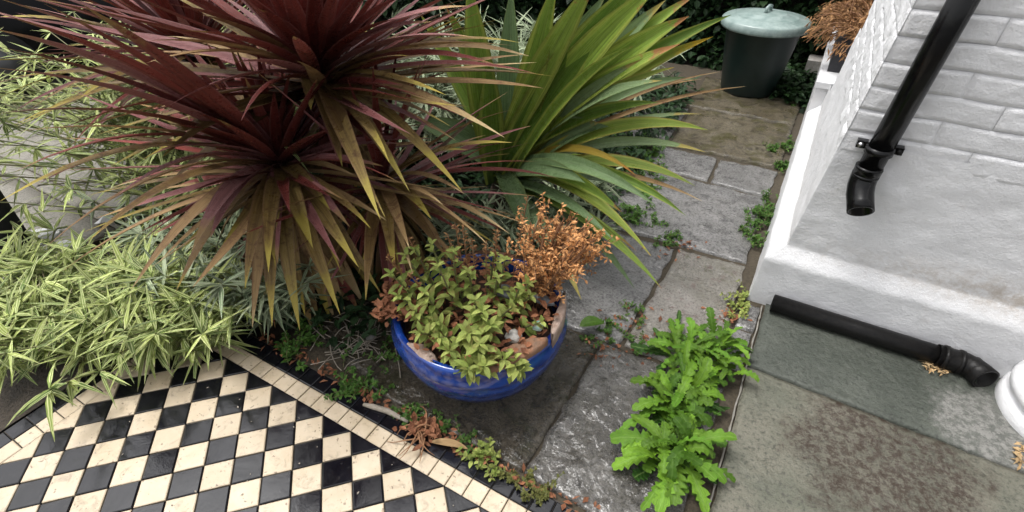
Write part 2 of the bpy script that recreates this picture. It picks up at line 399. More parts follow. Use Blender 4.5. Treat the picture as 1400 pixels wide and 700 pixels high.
MT['car'] = simple('black_car_paint', (.003, .003, .0035), .3, spec=.15)
MT['tyre'] = simple('tyre_rubber', (.005, .005, .005), .8, bm=.3)
MT['rim'] = simple('dull_alloy', (.12, .12, .12), .4, metal=1)
MT['glass_dark'] = simple('dark_glass', (.01, .012, .014), .05)
MT['asphalt'] = simple('asphalt', (.035, .035, .036), .7, (.06, .06, .06), 5, .5, 12)
MT['paper'] = simple('white_paper', (.75, .75, .76), .8)
MT['bark'] = simple('grey_twig', (.22, .19, .15), .9, (.32, .28, .23), 5, .5)
MT['shard'] = simple('slate_shard', (.10, .11, .12), .5, (.18, .19, .2), 4, .3)

def glaze():
    m, nt, b, _ = nodes('blue_glaze'); P = wpos(nt, False)
    w = nt.nodes.new('ShaderNodeTexWave'); w.wave_type = 'BANDS'; w.bands_direction = 'Z'; nt.links.new(P, w.inputs['Vector'])
    w.inputs['Scale'].default_value = .5; w.inputs['Distortion'].default_value = 9; w.inputs['Detail'].default_value = 4
    col = mix(nt, w.outputs['Fac'], (.002, .015, .12), (.007, .048, .27))
    col = mix(nt, ramp(nt, noi(nt, P, 3, 6, .7), [(.55, 0), (.7, .6)]), col, (.012, .06, .34))
    sc = noi(nt, P, .9, 6, .7); col = mix(nt, ramp(nt, sc, [(.69, 0), (.72, .8)]), col, (.28, .22, .13))
    nt.links.new(col, b.inputs['Base Color']); setr(nt, b, ramp(nt, sc, [(.4, .12), (.7, .35)]))
    b.inputs['Coat Weight'].default_value = .4; b.inputs['Coat Roughness'].default_value = .08
    bump(nt, b, noi(nt, P, 2.5, 4, .5), .15, .008); return m
MT['glaze'] = glaze()
L = {}
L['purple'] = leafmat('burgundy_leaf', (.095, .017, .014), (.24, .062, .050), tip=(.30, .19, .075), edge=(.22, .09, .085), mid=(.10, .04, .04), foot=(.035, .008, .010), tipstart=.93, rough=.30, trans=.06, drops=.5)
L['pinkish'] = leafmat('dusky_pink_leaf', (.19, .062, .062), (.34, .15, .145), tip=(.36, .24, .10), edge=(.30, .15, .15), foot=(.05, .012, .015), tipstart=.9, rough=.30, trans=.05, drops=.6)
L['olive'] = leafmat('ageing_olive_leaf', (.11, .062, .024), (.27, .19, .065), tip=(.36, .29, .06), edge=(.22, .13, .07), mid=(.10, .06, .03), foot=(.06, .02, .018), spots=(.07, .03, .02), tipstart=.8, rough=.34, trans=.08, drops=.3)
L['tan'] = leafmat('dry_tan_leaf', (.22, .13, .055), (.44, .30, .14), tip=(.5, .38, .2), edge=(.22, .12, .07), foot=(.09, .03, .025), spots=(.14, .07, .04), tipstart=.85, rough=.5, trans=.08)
L['green'] = leafmat('sword_leaf_green', (.11, .20, .03), (.25, .36, .06), tip=(.30, .12, .05), edge=(.20, .23, .05), mid=(.16, .22, .05), foot=(.03, .05, .02), margin=(.36, .42, .08), tipstart=.96, rough=.28, trans=.15)
L['greygreen'] = leafmat('sword_leaf_blue_green', (.10, .16, .07), (.19, .26, .12), tip=(.28, .22, .06), edge=(.13, .17, .06), mid=(.14, .19, .10), tipstart=.95, rough=.26, trans=.10)
L['yellow'] = leafmat('sword_leaf_yellowing', (.15, .22, .035), (.27, .32, .05), tip=(.55, .36, .03), edge=(.30, .20, .05), mid=(.25, .28, .06), margin=(.32, .37, .08), tipstart=.9, rough=.32, trans=.15)
L['amber'] = leafmat('sword_leaf_amber', (.34, .24, .03), (.50, .35, .05), tip=(.40, .16, .04), edge=(.30, .22, .05), tipstart=.75, trans=.15)
L['bamboo'] = leafmat('variegated_leaf', (.10, .19, .05), (.42, .50, .13), stripes=(.84, .85, .45), tip=(.45, .40, .25), tipstart=.97, rough=.4, trans=.14, var=.8)
L['bamboo_pale'] = leafmat('variegated_leaf_pale', (.12, .19, .09), (.30, .36, .21), stripes=(.52, .55, .40), rough=.4, trans=.12, var=.8)
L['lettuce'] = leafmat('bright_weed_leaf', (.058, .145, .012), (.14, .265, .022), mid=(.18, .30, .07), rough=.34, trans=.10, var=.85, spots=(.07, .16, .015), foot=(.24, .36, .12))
L['lettuce_shade'] = leafmat('shaded_weed_leaf', (.018, .06, .009), (.05, .125, .015), mid=(.32, .45, .15), rough=.34, trans=.2, var=.4)  # darker copy of the weed leaf, shade low in the clump put into colour
L['herb'] = leafmat('herb_leaf', (.17, .24, .045), (.42, .48, .13), mid=(.28, .34, .12), rough=.4, trans=.22, var=.5, spots=(.20, .16, .05))
L['herb_dark'] = leafmat('small_dark_leaf', (.045, .11, .022), (.10, .20, .035), rough=.38, trans=.18, var=.5)
L['ivy'] = leafmat('ivy_leaf', (.010, .028, .010), (.028, .060, .020), rough=.32, trans=.08, var=.7, mid=(.05, .08, .04))
L['dead'] = leafmat('dead_leaf', (.20, .075, .035), (.38, .17, .09), spots=(.10, .035, .02), rough=.6, trans=.12, var=.7)
L['seed'] = leafmat('dry_seedhead', (.50, .21, .07), (.78, .42, .18), rough=.7, trans=.15, var=.6)
L['seed_brown'] = leafmat('brown_sprig', (.20, .095, .035), (.36, .20, .09), rough=.7, trans=.12, var=.7)
L['straw'] = leafmat('dry_clippings', (.45, .28, .13), (.62, .45, .25), rough=.7, var=.6)
L['moss'] = leafmat('moss_tuft', (.10, .11, .03), (.17, .17, .05), rough=.8, var=.5)

# ------------------------------------------------------------------ ground sheets
def sheet(x0, x1, y0, y1, z, step, amp, sc):
    g = Geo(); nx = max(1, int((x1-x0)/step)); ny = max(1, int((y1-y0)/step)); v = []
    for j in range(ny+1):
        for i in range(nx+1):
            x = x0+(x1-x0)*i/nx; y = y0+(y1-y0)*j/ny; v.append((x, y, z+amp*fb(x, y, 3, sc)))
    f = [(j*(nx+1)+i, j*(nx+1)+i+1, (j+1)*(nx+1)+i+1, (j+1)*(nx+1)+i) for j in range(ny) for i in range(nx)]
    return g.add(v, f)
gr = Geo().add([(-3000, -3000, -1.6), (3000, -3000, -1.6), (3000, 3000, -1.6), (-3000, 3000, -1.6)], [(0, 1, 2, 3)])
tag(link('ground', mesh('ground', gr, MT['asphalt'])), kind='structure')
bed = part('garden_bed', sheet(-11, 22, -3.4, 60, -.55, .7, .25, .4), MT['soil']); tag(bed, kind='structure')

# tiled path: black and cream chequer with two border rows
tp = part('tiled_path', box(-1.5, 30, -40, 1.47, -1.2, -.09), MT['grout'], smooth=False); tag(tp, kind='structure')
def clip(poly, ax, lim, keep_less):
    out = []
    for i in range(len(poly)):
        a, b = poly[i], poly[(i+1) % len(poly)]; ia = (a[ax] <= lim+1e-6) if keep_less else (a[ax] >= lim-1e-6)
        ib = (b[ax] <= lim+1e-6) if keep_less else (b[ax] >= lim-1e-6)
        if ia: out.append(a)
        if ia != ib:
            t = (lim-a[ax])/(b[ax]-a[ax]); out.append((a[0]+t*(b[0]-a[0]), a[1]+t*(b[1]-a[1])))
    return out
def inset(poly, d):
    c = (sum(p[0] for p in poly)/len(poly), sum(p[1] for p in poly)/len(poly)); n = len(poly); out = []
    for i in range(n):
        p0, p1, p2 = Vector(poly[i-1]), Vector(poly[i]), Vector(poly[(i+1) % n])
        e1 = (p1-p0).normalized(); e2 = (p2-p1).normalized(); n1 = Vector((-e1.y, e1.x)); n2 = Vector((-e2.y, e2.x))
        if n1.dot(Vector(c)-p1) < 0: n1 = -n1
        if n2.dot(Vector(c)-p1) < 0: n2 = -n2
        k = 1+n1.dot(n2); out.append(tuple(p1+(n1+n2)*(d/max(k, .3))))
    return out
outer = {'cream': Geo(), 'black': Geo()}
def tile(poly, mat):
    poly = inset(poly, .018+.006*random.random()); c = (sum(p[0] for p in poly)/len(poly), sum(p[1] for p in poly)/len(poly))
    if sum((poly[i][0]*poly[(i+1) % len(poly)][1]-poly[(i+1) % len(poly)][0]*poly[i][1]) for i in range(len(poly))) < 0: poly = poly[::-1]
    h = random.uniform(-.012, .006); g = bevbox(poly, -.12, h, .03)
    tx, ty = random.uniform(-.012, .012), random.uniform(-.012, .012)
    g.v = [(p[0], p[1], p[2]+(p[0]-c[0])*tx+(p[1]-c[1])*ty if p[2] > -.1 else p[2]) for p in g.v]
    q = px((c[0], c[1], 0))
    if -45 < q[0] < 1445 and -45 < q[1] < 735: part('tile', g, MT[mat], tp, smooth=False)
    else: outer[mat].merge(g)
for i in range(-20, 14):
    for j in range(-16, 26):
        P4 = [(((a+5)+(b+5))*S2, (a-b)*S2) for a, b in ((i, j), (i+1, j), (i+1, j+1), (i, j+1))]
        cx = sum(p[0] for p in P4)/4; cy = sum(p[1] for p in P4)/4
        if cx < -.1 or cy > .1 or cx > 22 or cy < -16: continue
        poly = clip(clip(P4, 0, 0, False), 1, 0, True)
        if len(poly) < 3: continue
        tile(poly, 'cream' if (i+j) % 2 else 'black')
for k in range(-1, 32):
    a = k*S2; b = a+S2
    tile([(a, 0), (b, 0), (b, S2), (a, S2)], 'cream')
    tile([(a-S2, S2), (b-S2, S2), (b-S2, 2*S2), (a-S2, 2*S2)], 'black')
for k in range(0, 23):
    a = -k*S2; b = a-S2
    tile([(-S2, b), (0, b), (0, a), (-S2, a)], 'cream'); tile([(-2*S2, b+S2), (-S2, b+S2), (-S2, a+S2), (-2*S2, a+S2)], 'black')
for k in outer: part('outer_tiles', outer[k], MT[k], tp, smooth=False, kind='stuff')

# stone path: riven slabs, each its own piece
def slab(x, mat, parent, z=0., n=26, rel=.085, name='slab', edge=.10, th=.5):
    """x = four corners (X, Y) anticlockwise from near-left"""
    c = [Vector(p) for p in x]; g = Geo(); v = []; sd_ = random.random()*50
    for j in range(n+1):
        for i in range(n+1):
            u, t = i/n, j/n
            p = c[0]*(1-u)*(1-t)+c[1]*u*(1-t)+c[2]*u*t+c[3]*(1-u)*t
            eu = min(u, 1-u)*(c[1]-c[0]).length; et = min(t, 1-t)*(c[3]-c[0]).length; e = min(eu, et)
            wob = edge*(1-min(1, e/.6)); X = p.x+wob*nz(p.x*1.3+sd_, p.y*1.3); Y = p.y+wob*nz(p.x*1.3, p.y*1.3+sd_)
            zz = z+rel*fb(X+sd_, Y*.8, 0, 1.0, 6)+rel*.25*nz((X+Y*.4)*5, Y*3, sd_)-max(0, (.12-e))*.4
            v.append((X, Y, zz))
    f = [(j*(n+1)+i, j*(n+1)+i+1, (j+1)*(n+1)+i+1, (j+1)*(n+1)+i) for j in range(n) for i in range(n)]
    ring = [i for i in range(n+1)]+[j*(n+1)+n for j in range(1, n+1)]+[n*(n+1)+i for i in range(n-1, -1, -1)]+[j*(n+1) for j in range(n-1, 0, -1)]
    b0 = len(v); v += [(v[k][0], v[k][1], z-th) for k in ring]; R = len(ring)
    f += [(ring[k], b0+k, b0+(k+1) % R, ring[(k+1) % R]) for k in range(R)]
    return part(name, g.add(v, f), MT[mat], parent)
def R4(x0, x1, y0, y1): return [(x0, y0), (x1, y0), (x1, y1), (x0, y1)]
sp = part('stone_path', sheet(4, 22.6, 1.5, 47, -.17, .5, .06, 1.5), MT['joint']); tag(sp, kind='structure')
slab([(5.0, 2.75), (8.6, 2.2), (8.7, 8.6), (5.2, 8.6)], 'slab_dark', sp)
slab([(8.95, 1.85), (16.2, 1.75), (16.3, 8.55), (8.95, 8.6)], 'slab_dark', sp, n=64)
slab([(16.28, 1.72), (21.35, 1.6), (21.5, 8.75), (16.42, 8.65)], 'slab_wet', sp, n=60)
slab([(17.25, 8.95), (20.9, 9.0), (20.85, 17.1), (17.55, 16.85)], 'slab_light', sp, n=56)
slab([(10.6, 8.85), (17.05, 8.85), (17.3, 16.7), (10.6, 16.6)], 'slab', sp, n=50)
slab([(12.8, 17.1), (20.8, 17.4), (20.75, 24.5), (12.8, 24.6)], 'slab', sp, n=56)
slab([(12.8, 24.95), (17.1, 24.95), (17.0, 28.2), (12.8, 28.3)], 'slab', sp)
slab([(17.35, 24.85), (20.8, 24.7), (20.85, 28.3), (17.25, 28.25)], 'slab', sp)
slab([(6, 8.9), (10.4, 8.9), (10.4, 16.6), (6, 16.6)], 'slab_wet', sp)
slab([(6, 17), (12.6, 17), (12.6, 24.6), (6, 24.6)], 'slab_wet', sp)
slab([(5, 28.8), (13.2, 28.8), (13.0, 36), (5, 36)], 'slab', sp)
slab([(13.5, 28.75), (20.9, 28.8), (20.9, 36.2), (13.3, 36.2)], 'slab_mossy', sp, n=56, rel=.13, z=.08)
slab([(12.8, 36.5), (20.9, 36.5), (20.9, 44), (12.6, 44)], 'slab_mossy', sp, n=30, rel=.10, z=.08)
slab([(21.25, 12.5), (22.0, 12.5), (22.0, 14.3), (21.25, 14.3)], 'slab', sp, n=10)
slab([(21.15, 10.0), (21.9, 10.0), (21.95, 12.35), (21.2, 12.35)], 'slab', sp, n=10)
# terrace
te = part('terrace', box(22.15, 60, -20, 14.68, -1.4, -.14), MT['joint'], smooth=False); tag(te, kind='structure')
slab([(22.15, 10.42), (34.5, 10.05), (34.5, 14.63), (22.2, 14.63)], 'terr1', te, n=50, rel=.025, edge=.05, z=.05)
slab([(22.2, -2), (34.5, -2), (34.5, 9.96), (22.15, 10.3)], 'terr2', te, n=60, rel=.03, edge=.06, z=.05)
slab([(34.6, -2), (46, -2), (46, 13.9), (34.6, 13.9)], 'terr2', te, n=20, rel=.03, z=.05)
mo = Geo(); pts = [(22.08+.05*nz(y, 0, 0, 1.3), y, -.01+.02*nz(y, 5, 0, 2)) for y in np.linspace(1.5, 14.4, 60)]
part('mortar_bead', tube(pts, [.035+.035*nz(i*.9, 2) for i in range(60)], 6), MT['mortar'], te)
# pavements on the left
cp = part('concrete_path', sheet(-11.2, -1.52, -40, -3.0, -.02, .6, .03, .8), MT['concrete']); tag(cp, kind='structure')
pv = part('pavement', box(-36, -11.1, -40, 70, -1.4, -.12), MT['joint'], smooth=False); tag(pv, kind='structure')
xs = [-35.5, -26.7, -20.5, -15.6, -11.2]
ys = [-40, -24, -16, -10, -3.9, 3.15, 4.2, 10.5, 17, 24, 31, 38, 46]
for j in range(len(ys)-1):
    o_ = 0 if j % 2 else 2.6
    xx = [xs[0]]+[x-o_ for x in xs[1:-1]]+[xs[-1]]
    for i in range(len(xx)-1):
        slab(R4(xx[i]+.06, xx[i+1]-.06, ys[j]+.06, ys[j+1]-.06), 'paver', pv, n=8, rel=.02, edge=.02, name='paving_stone')
kb = part('kerb', box(-37.6, -36.05, -60, 120, -1.4, -.02), MT['paver'], smooth=False); tag(kb, kind='structure')

# ------------------------------------------------------------------ the white house corner
house = thing('house', 'white painted brick corner of a house with a rendered plinth rising beside the path', 'house', (22, 14, 0))
def dX(z): return np.interp(z, [-.5, 2.35, 2.5, 2.6, 3.08, 3.14, 13, 22], [-.06, 0, .07, .16, .64, .67, 1.42, 2.1])
def dY(z): return np.interp(z, [-.5, 2.35, 2.5, 2.6, 3.08, 3.14, 13, 22], [-.05, 0, .05, .12, .43, .44, .50, .55])
x0, xc, yc = 44., 21.42, 14.7
def wall_part(zs, yend, amp, extra=0):
    g = Geo(); v = []; nf = 140; ns = int((yend-14)*3)
    rows = []
    for z in zs:
        cX = xc+dX(z); cY = yc+dY(z); row = []
        for i in range(nf): 
            t = i/nf; x = x0+(cX-x0)*t; row.append((x, cY, 0, -1))
        for a in range(5):
            an = a/4*math.pi/2; r = .045
            row.append((cX+r-r*math.sin(an), cY+r-r*math.cos(an), -math.sin(an), -math.cos(an)))
        for i in range(1, ns+1): row.append((cX, cY+(yend-cY)*i/ns, -1, 0))
        for (x, y, nx, ny) in row:
            d = amp*(fb(x, y, z, .7, 5)+.35*nz(x, y, z, 2.7))+extra
            v.append((x+nx*d, y+ny*d, z+.2*d))
        m = len(row)
    f = [(j*m+i, j*m+i+1, (j+1)*m+i+1, (j+1)*m+i) for j in range(len(zs)-1) for i in range(m-1)]
    return g.add(v, f)
zs = [-.6, -.2, .2, .6, 1, 1.4, 1.8, 2.1, 2.25, 2.35, 2.45, 2.55, 2.65, 2.75, 2.85, 2.95, 3.02, 3.08, 3.14, 3.2, 3.3]
part('plinth', wall_part(zs, 33.3, .045), MT['paint'], house)
zs = list(np.arange(3.3, 4.6, .16))
part('lower_render', wall_part(zs, 33.2, .06), MT['paint'], house)
zs = list(np.arange(4.55, 8.2, .14))
part('upper_render', wall_part(zs, 31, .06), MT['paint'], house)
zs = list(np.arange(7.8, 24, .4))
part('mortar_backing', wall_part(zs, 31, .03, -.085), MT['brick'], house)
def brick(face, a0, a1, z0, z1, proud, seed):
    """one painted brick as a lumpy face with broken arrises; face 'f' front (a = X) or 's' side (a = Y)"""
    nx, nzz = 22, 10; g = Geo(); v = []
    for j in range(nzz+1):
        for i in range(nx+1):
            u, t = i/nx, j/nzz; a = a0+(a1-a0)*u; z = z0+(z1-z0)*t
            z += .05*nz(a*.7, z*.5, 3)*(1 if face == 'f' else .6)
            jag = .035*nz(a*4, z*4, seed); e = min(min(u, 1-u)*(a1-a0), min(t, 1-t)*(z1-z0))+jag*(.5 < 1)
            if i in (0, nx) or j in (0, nzz): e = 0
            h = min(1, max(0, e)/.04)**.7
            rough = .055*fb(a+seed, z, seed, 1.1, 6)+.02*nz(a*5, z*6, seed)
            d = -.07+(.07+proud*.7+rough*.7)*h
            if face == 'f': v.append((a, yc+dY(z)-d, z))
            else:
                d = -.02+(.02+proud+rough)*h
                v.append((xc+dX(z)-d-(.05*fb(a, z, 5, .9, 4) if h > .5 else 0), a, z))
    f = [(j*(nx+1)+i, j*(nx+1)+i+1, (j+1)*(nx+1)+i+1, (j+1)*(nx+1)+i) for j in range(nzz) for i in range(nx)]
    if face == 's': f = [q[::-1] for q in f]
    part('brick', g.add(v, f), MT['brick'], house)
random.seed(3)
CH, BL = .84, 2.62; z = 7.72; k = 0
while z < 15.2:
    cX = xc+dX(z+.4); a = cX-.03; first = True
    while a < 33.5:
        l = (BL if k % 2 else 1.3) if first else BL; first = False
        brick('f', a+.005, a+l-.012, z+.005, z+CH-.012, random.uniform(-.02, .035), random.random()*30); a += l
    a = yc+dY(z+.4)-.03; first = True
    while a < 29:
        l = (1.3 if k % 2 else BL) if first else BL; first = False
        brick('s', a+.005, a+l-.012, z+.005, z+CH-.012, random.uniform(-.01, .03), random.random()*30); a += l
    z += CH; k += 1
# window-bay block and ledge behind the corner
bl = Geo().merge(box(21.42, 24.5, 33.0, 62, -.5, 4.45)); part('bay_base', bl, MT['paint'], house, smooth=False)
part('window_ledge', bevbox(R4(21.30, 24.5, 32.85, 62), 4.2, 4.62, .06), MT['brick'], house, smooth=False)
# column base in the porch corner
cb = thing('column_base', 'white painted moulded column base at the right edge against the plinth', 'column', (33.0, 12.4, 0))
part('plinth_drum', lathe([(2.35, -.2), (2.4, .1), (2.38, .42), (2.3, .5), (2.16, .53), (2.12, .62), (2.2, .72), (2.3, .85), (2.34, 1.0), (2.3, 1.15), (2.18, 1.27), (2.04, 1.32), (1.98, 1.45), (2.0, 1.6), (2.0, 1.8)], (33.1, 13.35, 0), 56, .012), MT['paint'], cb)
part('moulding', lathe([(1.95, 1.75), (2.12, 1.85), (2.2, 2.05), (2.14, 2.25), (1.9, 2.38), (1.8, 2.5), (1.84, 2.7), (1.98, 2.85), (1.98, 3.0), (1.85, 3.12), (1.62, 3.2), (1.56, 3.6)], (33.1, 13.35, 0), 56, .01), MT['paint'], cb)
part('shaft', lathe([(1.56, 3.55), (1.54, 8), (1.5, 22)], (33.1, 13.35, 0), 48, .01), MT['paint'], cb)

# ------------------------------------------------------------------ pipes
dp = thing('downpipe', 'black plastic downpipe clipped upright to the white brick wall', 'downpipe', (23.7, 13.9, 6))
PT, PB = Vector((24.06, 14.66, 15.2)), Vector((23.63, 14.62, 7.5))
part('pipe', tube([PT, PT.lerp(PB, .4), PB], .40, 28), MT['pvc'], dp)
s_ = [PB+Vector((0, 0, .08)), PB+Vector((-.03, 0, -.35)), PB+Vector((-.02, -.12, -.62)), PB+Vector((.04, -.34, -.88)), PB+Vector((.14, -.62, -1.10)), PB+Vector((.22, -.88, -1.28))]
part('shoe', tube(s_, [.45, .45, .45, .45, .44, .44], 28, inner=.86), MT['pvc'], dp)
for h, r in ((.06, .45), (-.24, .455)):
    c = PB+Vector((-.02, 0, h)) if h > -.5 else s_[3]
    d = Vector((0, 0, 1)) if h > -.5 else (s_[3]-s_[4]).normalized()
    part('collar', tube([c-d*.06, c+d*.06], r, 28), MT['pvc'], dp)
cl = PB.lerp(PT, .10)
part('clip', tube([cl-Vector((0, 0, .12)), cl+Vector((0, 0, .12))], .46, 28), MT['pvc'], dp)
for sx in (-1, 1):
    lug = part('lug', box(cl.x+sx*.56-.17, cl.x+sx*.56+.17, 14.82, 15.12, cl.z-.13, cl.z+.13), MT['pvc'], dp, smooth=False)
    part('screw', tube([(cl.x+sx*.6, 14.82, cl.z), (cl.x+sx*.6, 14.72, cl.z)], .1, 12), MT['metal'] if sx < 0 else MT['pvc_dusty'], lug)
a, b = at(1056, 413, .46), at(1288, 483, .46); a.y = 14.27; b.y = 14.25
lp = thing('loose_pipe', 'length of black pipe lying on the terrace along the foot of the white wall', 'pipe', a)
part('pipe', tube([a, a.lerp(b, .5), b], .40, 28, inner=.88), MT['pvc_dusty'], lp)
b2 = b+Vector((.75, 0, 0)); e1 = b+Vector((1.15, -.24, 0)); e2 = b+Vector((1.36, -.58, .02))
el = [b-(b2-b)*.3, b2, b2.lerp(e1, .55)+Vector((.02, .03, 0)), e1, e2]
part('elbow', tube(el, [.46, .46, .46, .47, .5], 28, inner=.85), MT['pvc_dusty'], lp)
d = (b2-b).normalized()
for q in (0.05, .75): c = b.lerp(b2, q); part('collar', tube([c-d*.07, c+d*.07], .505, 28), MT['pvc_dusty'], lp)

# ------------------------------------------------------------------ bin
BX, BY = 16.4, 42.3
bn = thing('bin', 'dark green plastic garden bin with a pale green lid at the end of the path', 'bin', (BX, BY, 0))
part('body', lathe([(.1, .1), (2.15, .1), (2.2, .3), (2.6, 3), (2.9, 5.4), (3.0, 5.5), (3.0, 5.7)], (BX, BY, 0), 64), MT['binbody'], bn)
ld = part('lid', lathe([(2.9, 5.3), (3.34, 5.3), (3.38, 5.45), (3.36, 5.85), (3.2, 5.98), (2.5, 6.06), (2.42, 6.14), (2.3, 6.16), (1.6, 6.24), (1.5, 6.34), (1.3, 6.36), (.5, 6.42), (.05, 6.43)], (BX, BY, 0), 64), MT['binlid'], bn)
part('handle', tube([(BX-.1, BY-.55, 6.42), (BX-.1, BY-.5, 6.75), (BX, BY, 6.85), (BX+.1, BY+.5, 6.75), (BX+.1, BY+.55, 6.42)], .13, 10), MT['binlid'], ld)
# pale block behind
solo('stone_block', bevbox(R4(20.3, 21.9, 47.2, 49), -.3, 1.9, .15), MT['pebble'], 'pale square stone block on the ground between the bin and the ledge', 'stone', (21.2, 48, 0), smooth=False)

# ------------------------------------------------------------------ plants
random.seed(11)
def covers(pts):      # keeps the heart of the lower rosette open: no leaf of a neighbour grows across it
    for p in pts[2:]:
        x, y = px(p)
        if (x-385)**2+((y-212)*1.1)**2 < 62**2: return True
    return False
def leaf_obj(root, pts, w, mat, fold=.2, cols=2, prof=None, twist=0, side=None, name='leaf', wav=0):
    if root.get('category') == 'shrub' and 'lower front' not in root['label'] and 'flax' not in root['label'] and covers(pts): return None
    return part(name, strip(pts, w, fold, prof, side, twist, cols, wav=wav), mat, root)
def pick(ws): 
    r = random.random()*sum(w for _, w in ws)
    for k, w in ws:
        r -= w
        if r <= 0: return k
    return ws[-1][0]
def rosette(root, c, nup, nmid, nskirt, L0, W0, upc=.15, midlow=-12, skl=1.):
    c = Vector(c)
    for i in range(nup):
        e = math.radians(random.uniform(28, 85)); a = i*2.39996+random.uniform(-.3, .3)
        d = Vector((math.cos(e)*math.cos(a), math.cos(e)*math.sin(a), math.sin(e)))
        Ln = L0*random.uniform(.8, 1.05)*(1-upc*max(0, math.sin(e))**1.5)
        leaf_obj(root, droop(c+d*.25, d, Ln, random.uniform(.0, .4)*math.cos(e), 9, .08), W0*random.uniform(.7, 1.0), L[pick([('purple', 8), ('pinkish', 1.5)])], .22)
    for i in range(nmid):
        e = math.radians(random.uniform(midlow, 32)); a = i*2.39996+1+random.uniform(-.3, .3)
        d = Vector((math.cos(e)*math.cos(a), math.cos(e)*math.sin(a), math.sin(e)))
        Ln = L0*random.uniform(.7, 1.05)*(1 if e > .1 else .75)
        leaf_obj(root, droop(c-Vector((0, 0, random.uniform(0, .8))), d, Ln, random.uniform(.05, .6), 10, .18), W0*random.uniform(.5, .95), L[pick([('purple', 3.6), ('pinkish', 2.6), ('olive', 3), ('tan', 1.6)] if e > .25 else [('purple', 1.6), ('pinkish', 1.6), ('olive', 4), ('tan', 1.6)])], .18, twist=random.uniform(-.6, .6))
    for i in range(nskirt):
        e = math.radians(random.uniform(-55, 0)); a = random.uniform(0, 6.283)
        d = Vector((math.cos(e)*math.cos(a), math.cos(e)*math.sin(a), math.sin(e)))
        q = c-Vector((0, 0, random.uniform(.6, 2.6))); Ln = min(L0*random.uniform(.6, .9)*skl, q.z*1.1+1.2)
        leaf_obj(root, droop(q, d, Ln, random.uniform(2.2, 5), 9, .3), W0*random.uniform(.9, 1.25), L[pick([('olive', 6), ('tan', 2.5), ('purple', 1)])], .15, twist=random.uniform(-.7, .7))
def trunk(root, base, top, r):
    b, t = Vector(base), Vector(top)
    pts = [b.lerp(t, k/8)+Vector((.15*nz(k*.5, 1), .15*nz(k*.5, 7), 0)) for k in range(9)]
    part('trunk', tube(pts, [r*(1.15-.3*k/8) for k in range(9)], 12), MT['trunk'], root)
R1 = at(436, 108, 9.6); R2 = at(383, 226, 6.4); R3 = at(270, 75, 8.0)
def hero(root, c, tips, mat, w, fold=.2, near=True):
    for t in tips:
        x, y, Ln = t[:3]; lift = t[3] if len(t) > 3 else .8; m = t[4] if len(t) > 4 else mat; ww = t[5] if len(t) > 5 else w
        tp_ = reach(c, x, y, Ln, near)
        if tp_.z < .12: tp_.z = .12
        cc = Vector(c)+(tp_-Vector(c))*.5+Vector((0, 0, lift))
        leaf_obj(root, bez(Vector(c)+(cc-Vector(c)).normalized()*.2, cc, tp_, 11), ww, L[m], fold, twist=random.uniform(-.4, .4))
c1 = thing('cordyline', 'tallest burgundy cordyline rosette with sword leaves fanning over the top of the bed', 'shrub', (R1.x, R1.y, -.5), 'burgundy cordylines in the bed')
trunk(c1, (R1.x, R1.y, -.5), R1-Vector((0, 0, .3)), .4)
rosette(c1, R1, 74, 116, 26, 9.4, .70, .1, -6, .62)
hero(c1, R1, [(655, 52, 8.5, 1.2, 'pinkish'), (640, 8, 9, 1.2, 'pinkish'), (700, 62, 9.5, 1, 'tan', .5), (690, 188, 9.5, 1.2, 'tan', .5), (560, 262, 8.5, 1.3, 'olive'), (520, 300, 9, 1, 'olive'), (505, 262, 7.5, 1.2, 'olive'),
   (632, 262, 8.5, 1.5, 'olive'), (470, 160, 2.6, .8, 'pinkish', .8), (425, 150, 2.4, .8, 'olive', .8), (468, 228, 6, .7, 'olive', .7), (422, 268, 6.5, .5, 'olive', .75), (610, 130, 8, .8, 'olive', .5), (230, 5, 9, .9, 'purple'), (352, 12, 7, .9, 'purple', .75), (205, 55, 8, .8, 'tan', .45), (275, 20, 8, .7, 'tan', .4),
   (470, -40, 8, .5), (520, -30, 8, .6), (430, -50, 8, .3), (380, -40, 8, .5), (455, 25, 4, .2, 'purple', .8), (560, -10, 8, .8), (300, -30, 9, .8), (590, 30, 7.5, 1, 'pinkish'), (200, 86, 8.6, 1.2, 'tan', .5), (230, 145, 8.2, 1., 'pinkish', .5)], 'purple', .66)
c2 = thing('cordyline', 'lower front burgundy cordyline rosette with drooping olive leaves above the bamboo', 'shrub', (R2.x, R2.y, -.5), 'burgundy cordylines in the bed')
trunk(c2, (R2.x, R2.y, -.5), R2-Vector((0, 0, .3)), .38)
rosette(c2, R2, 50, 96, 100, 8.4, .64, .45, -14, .85)
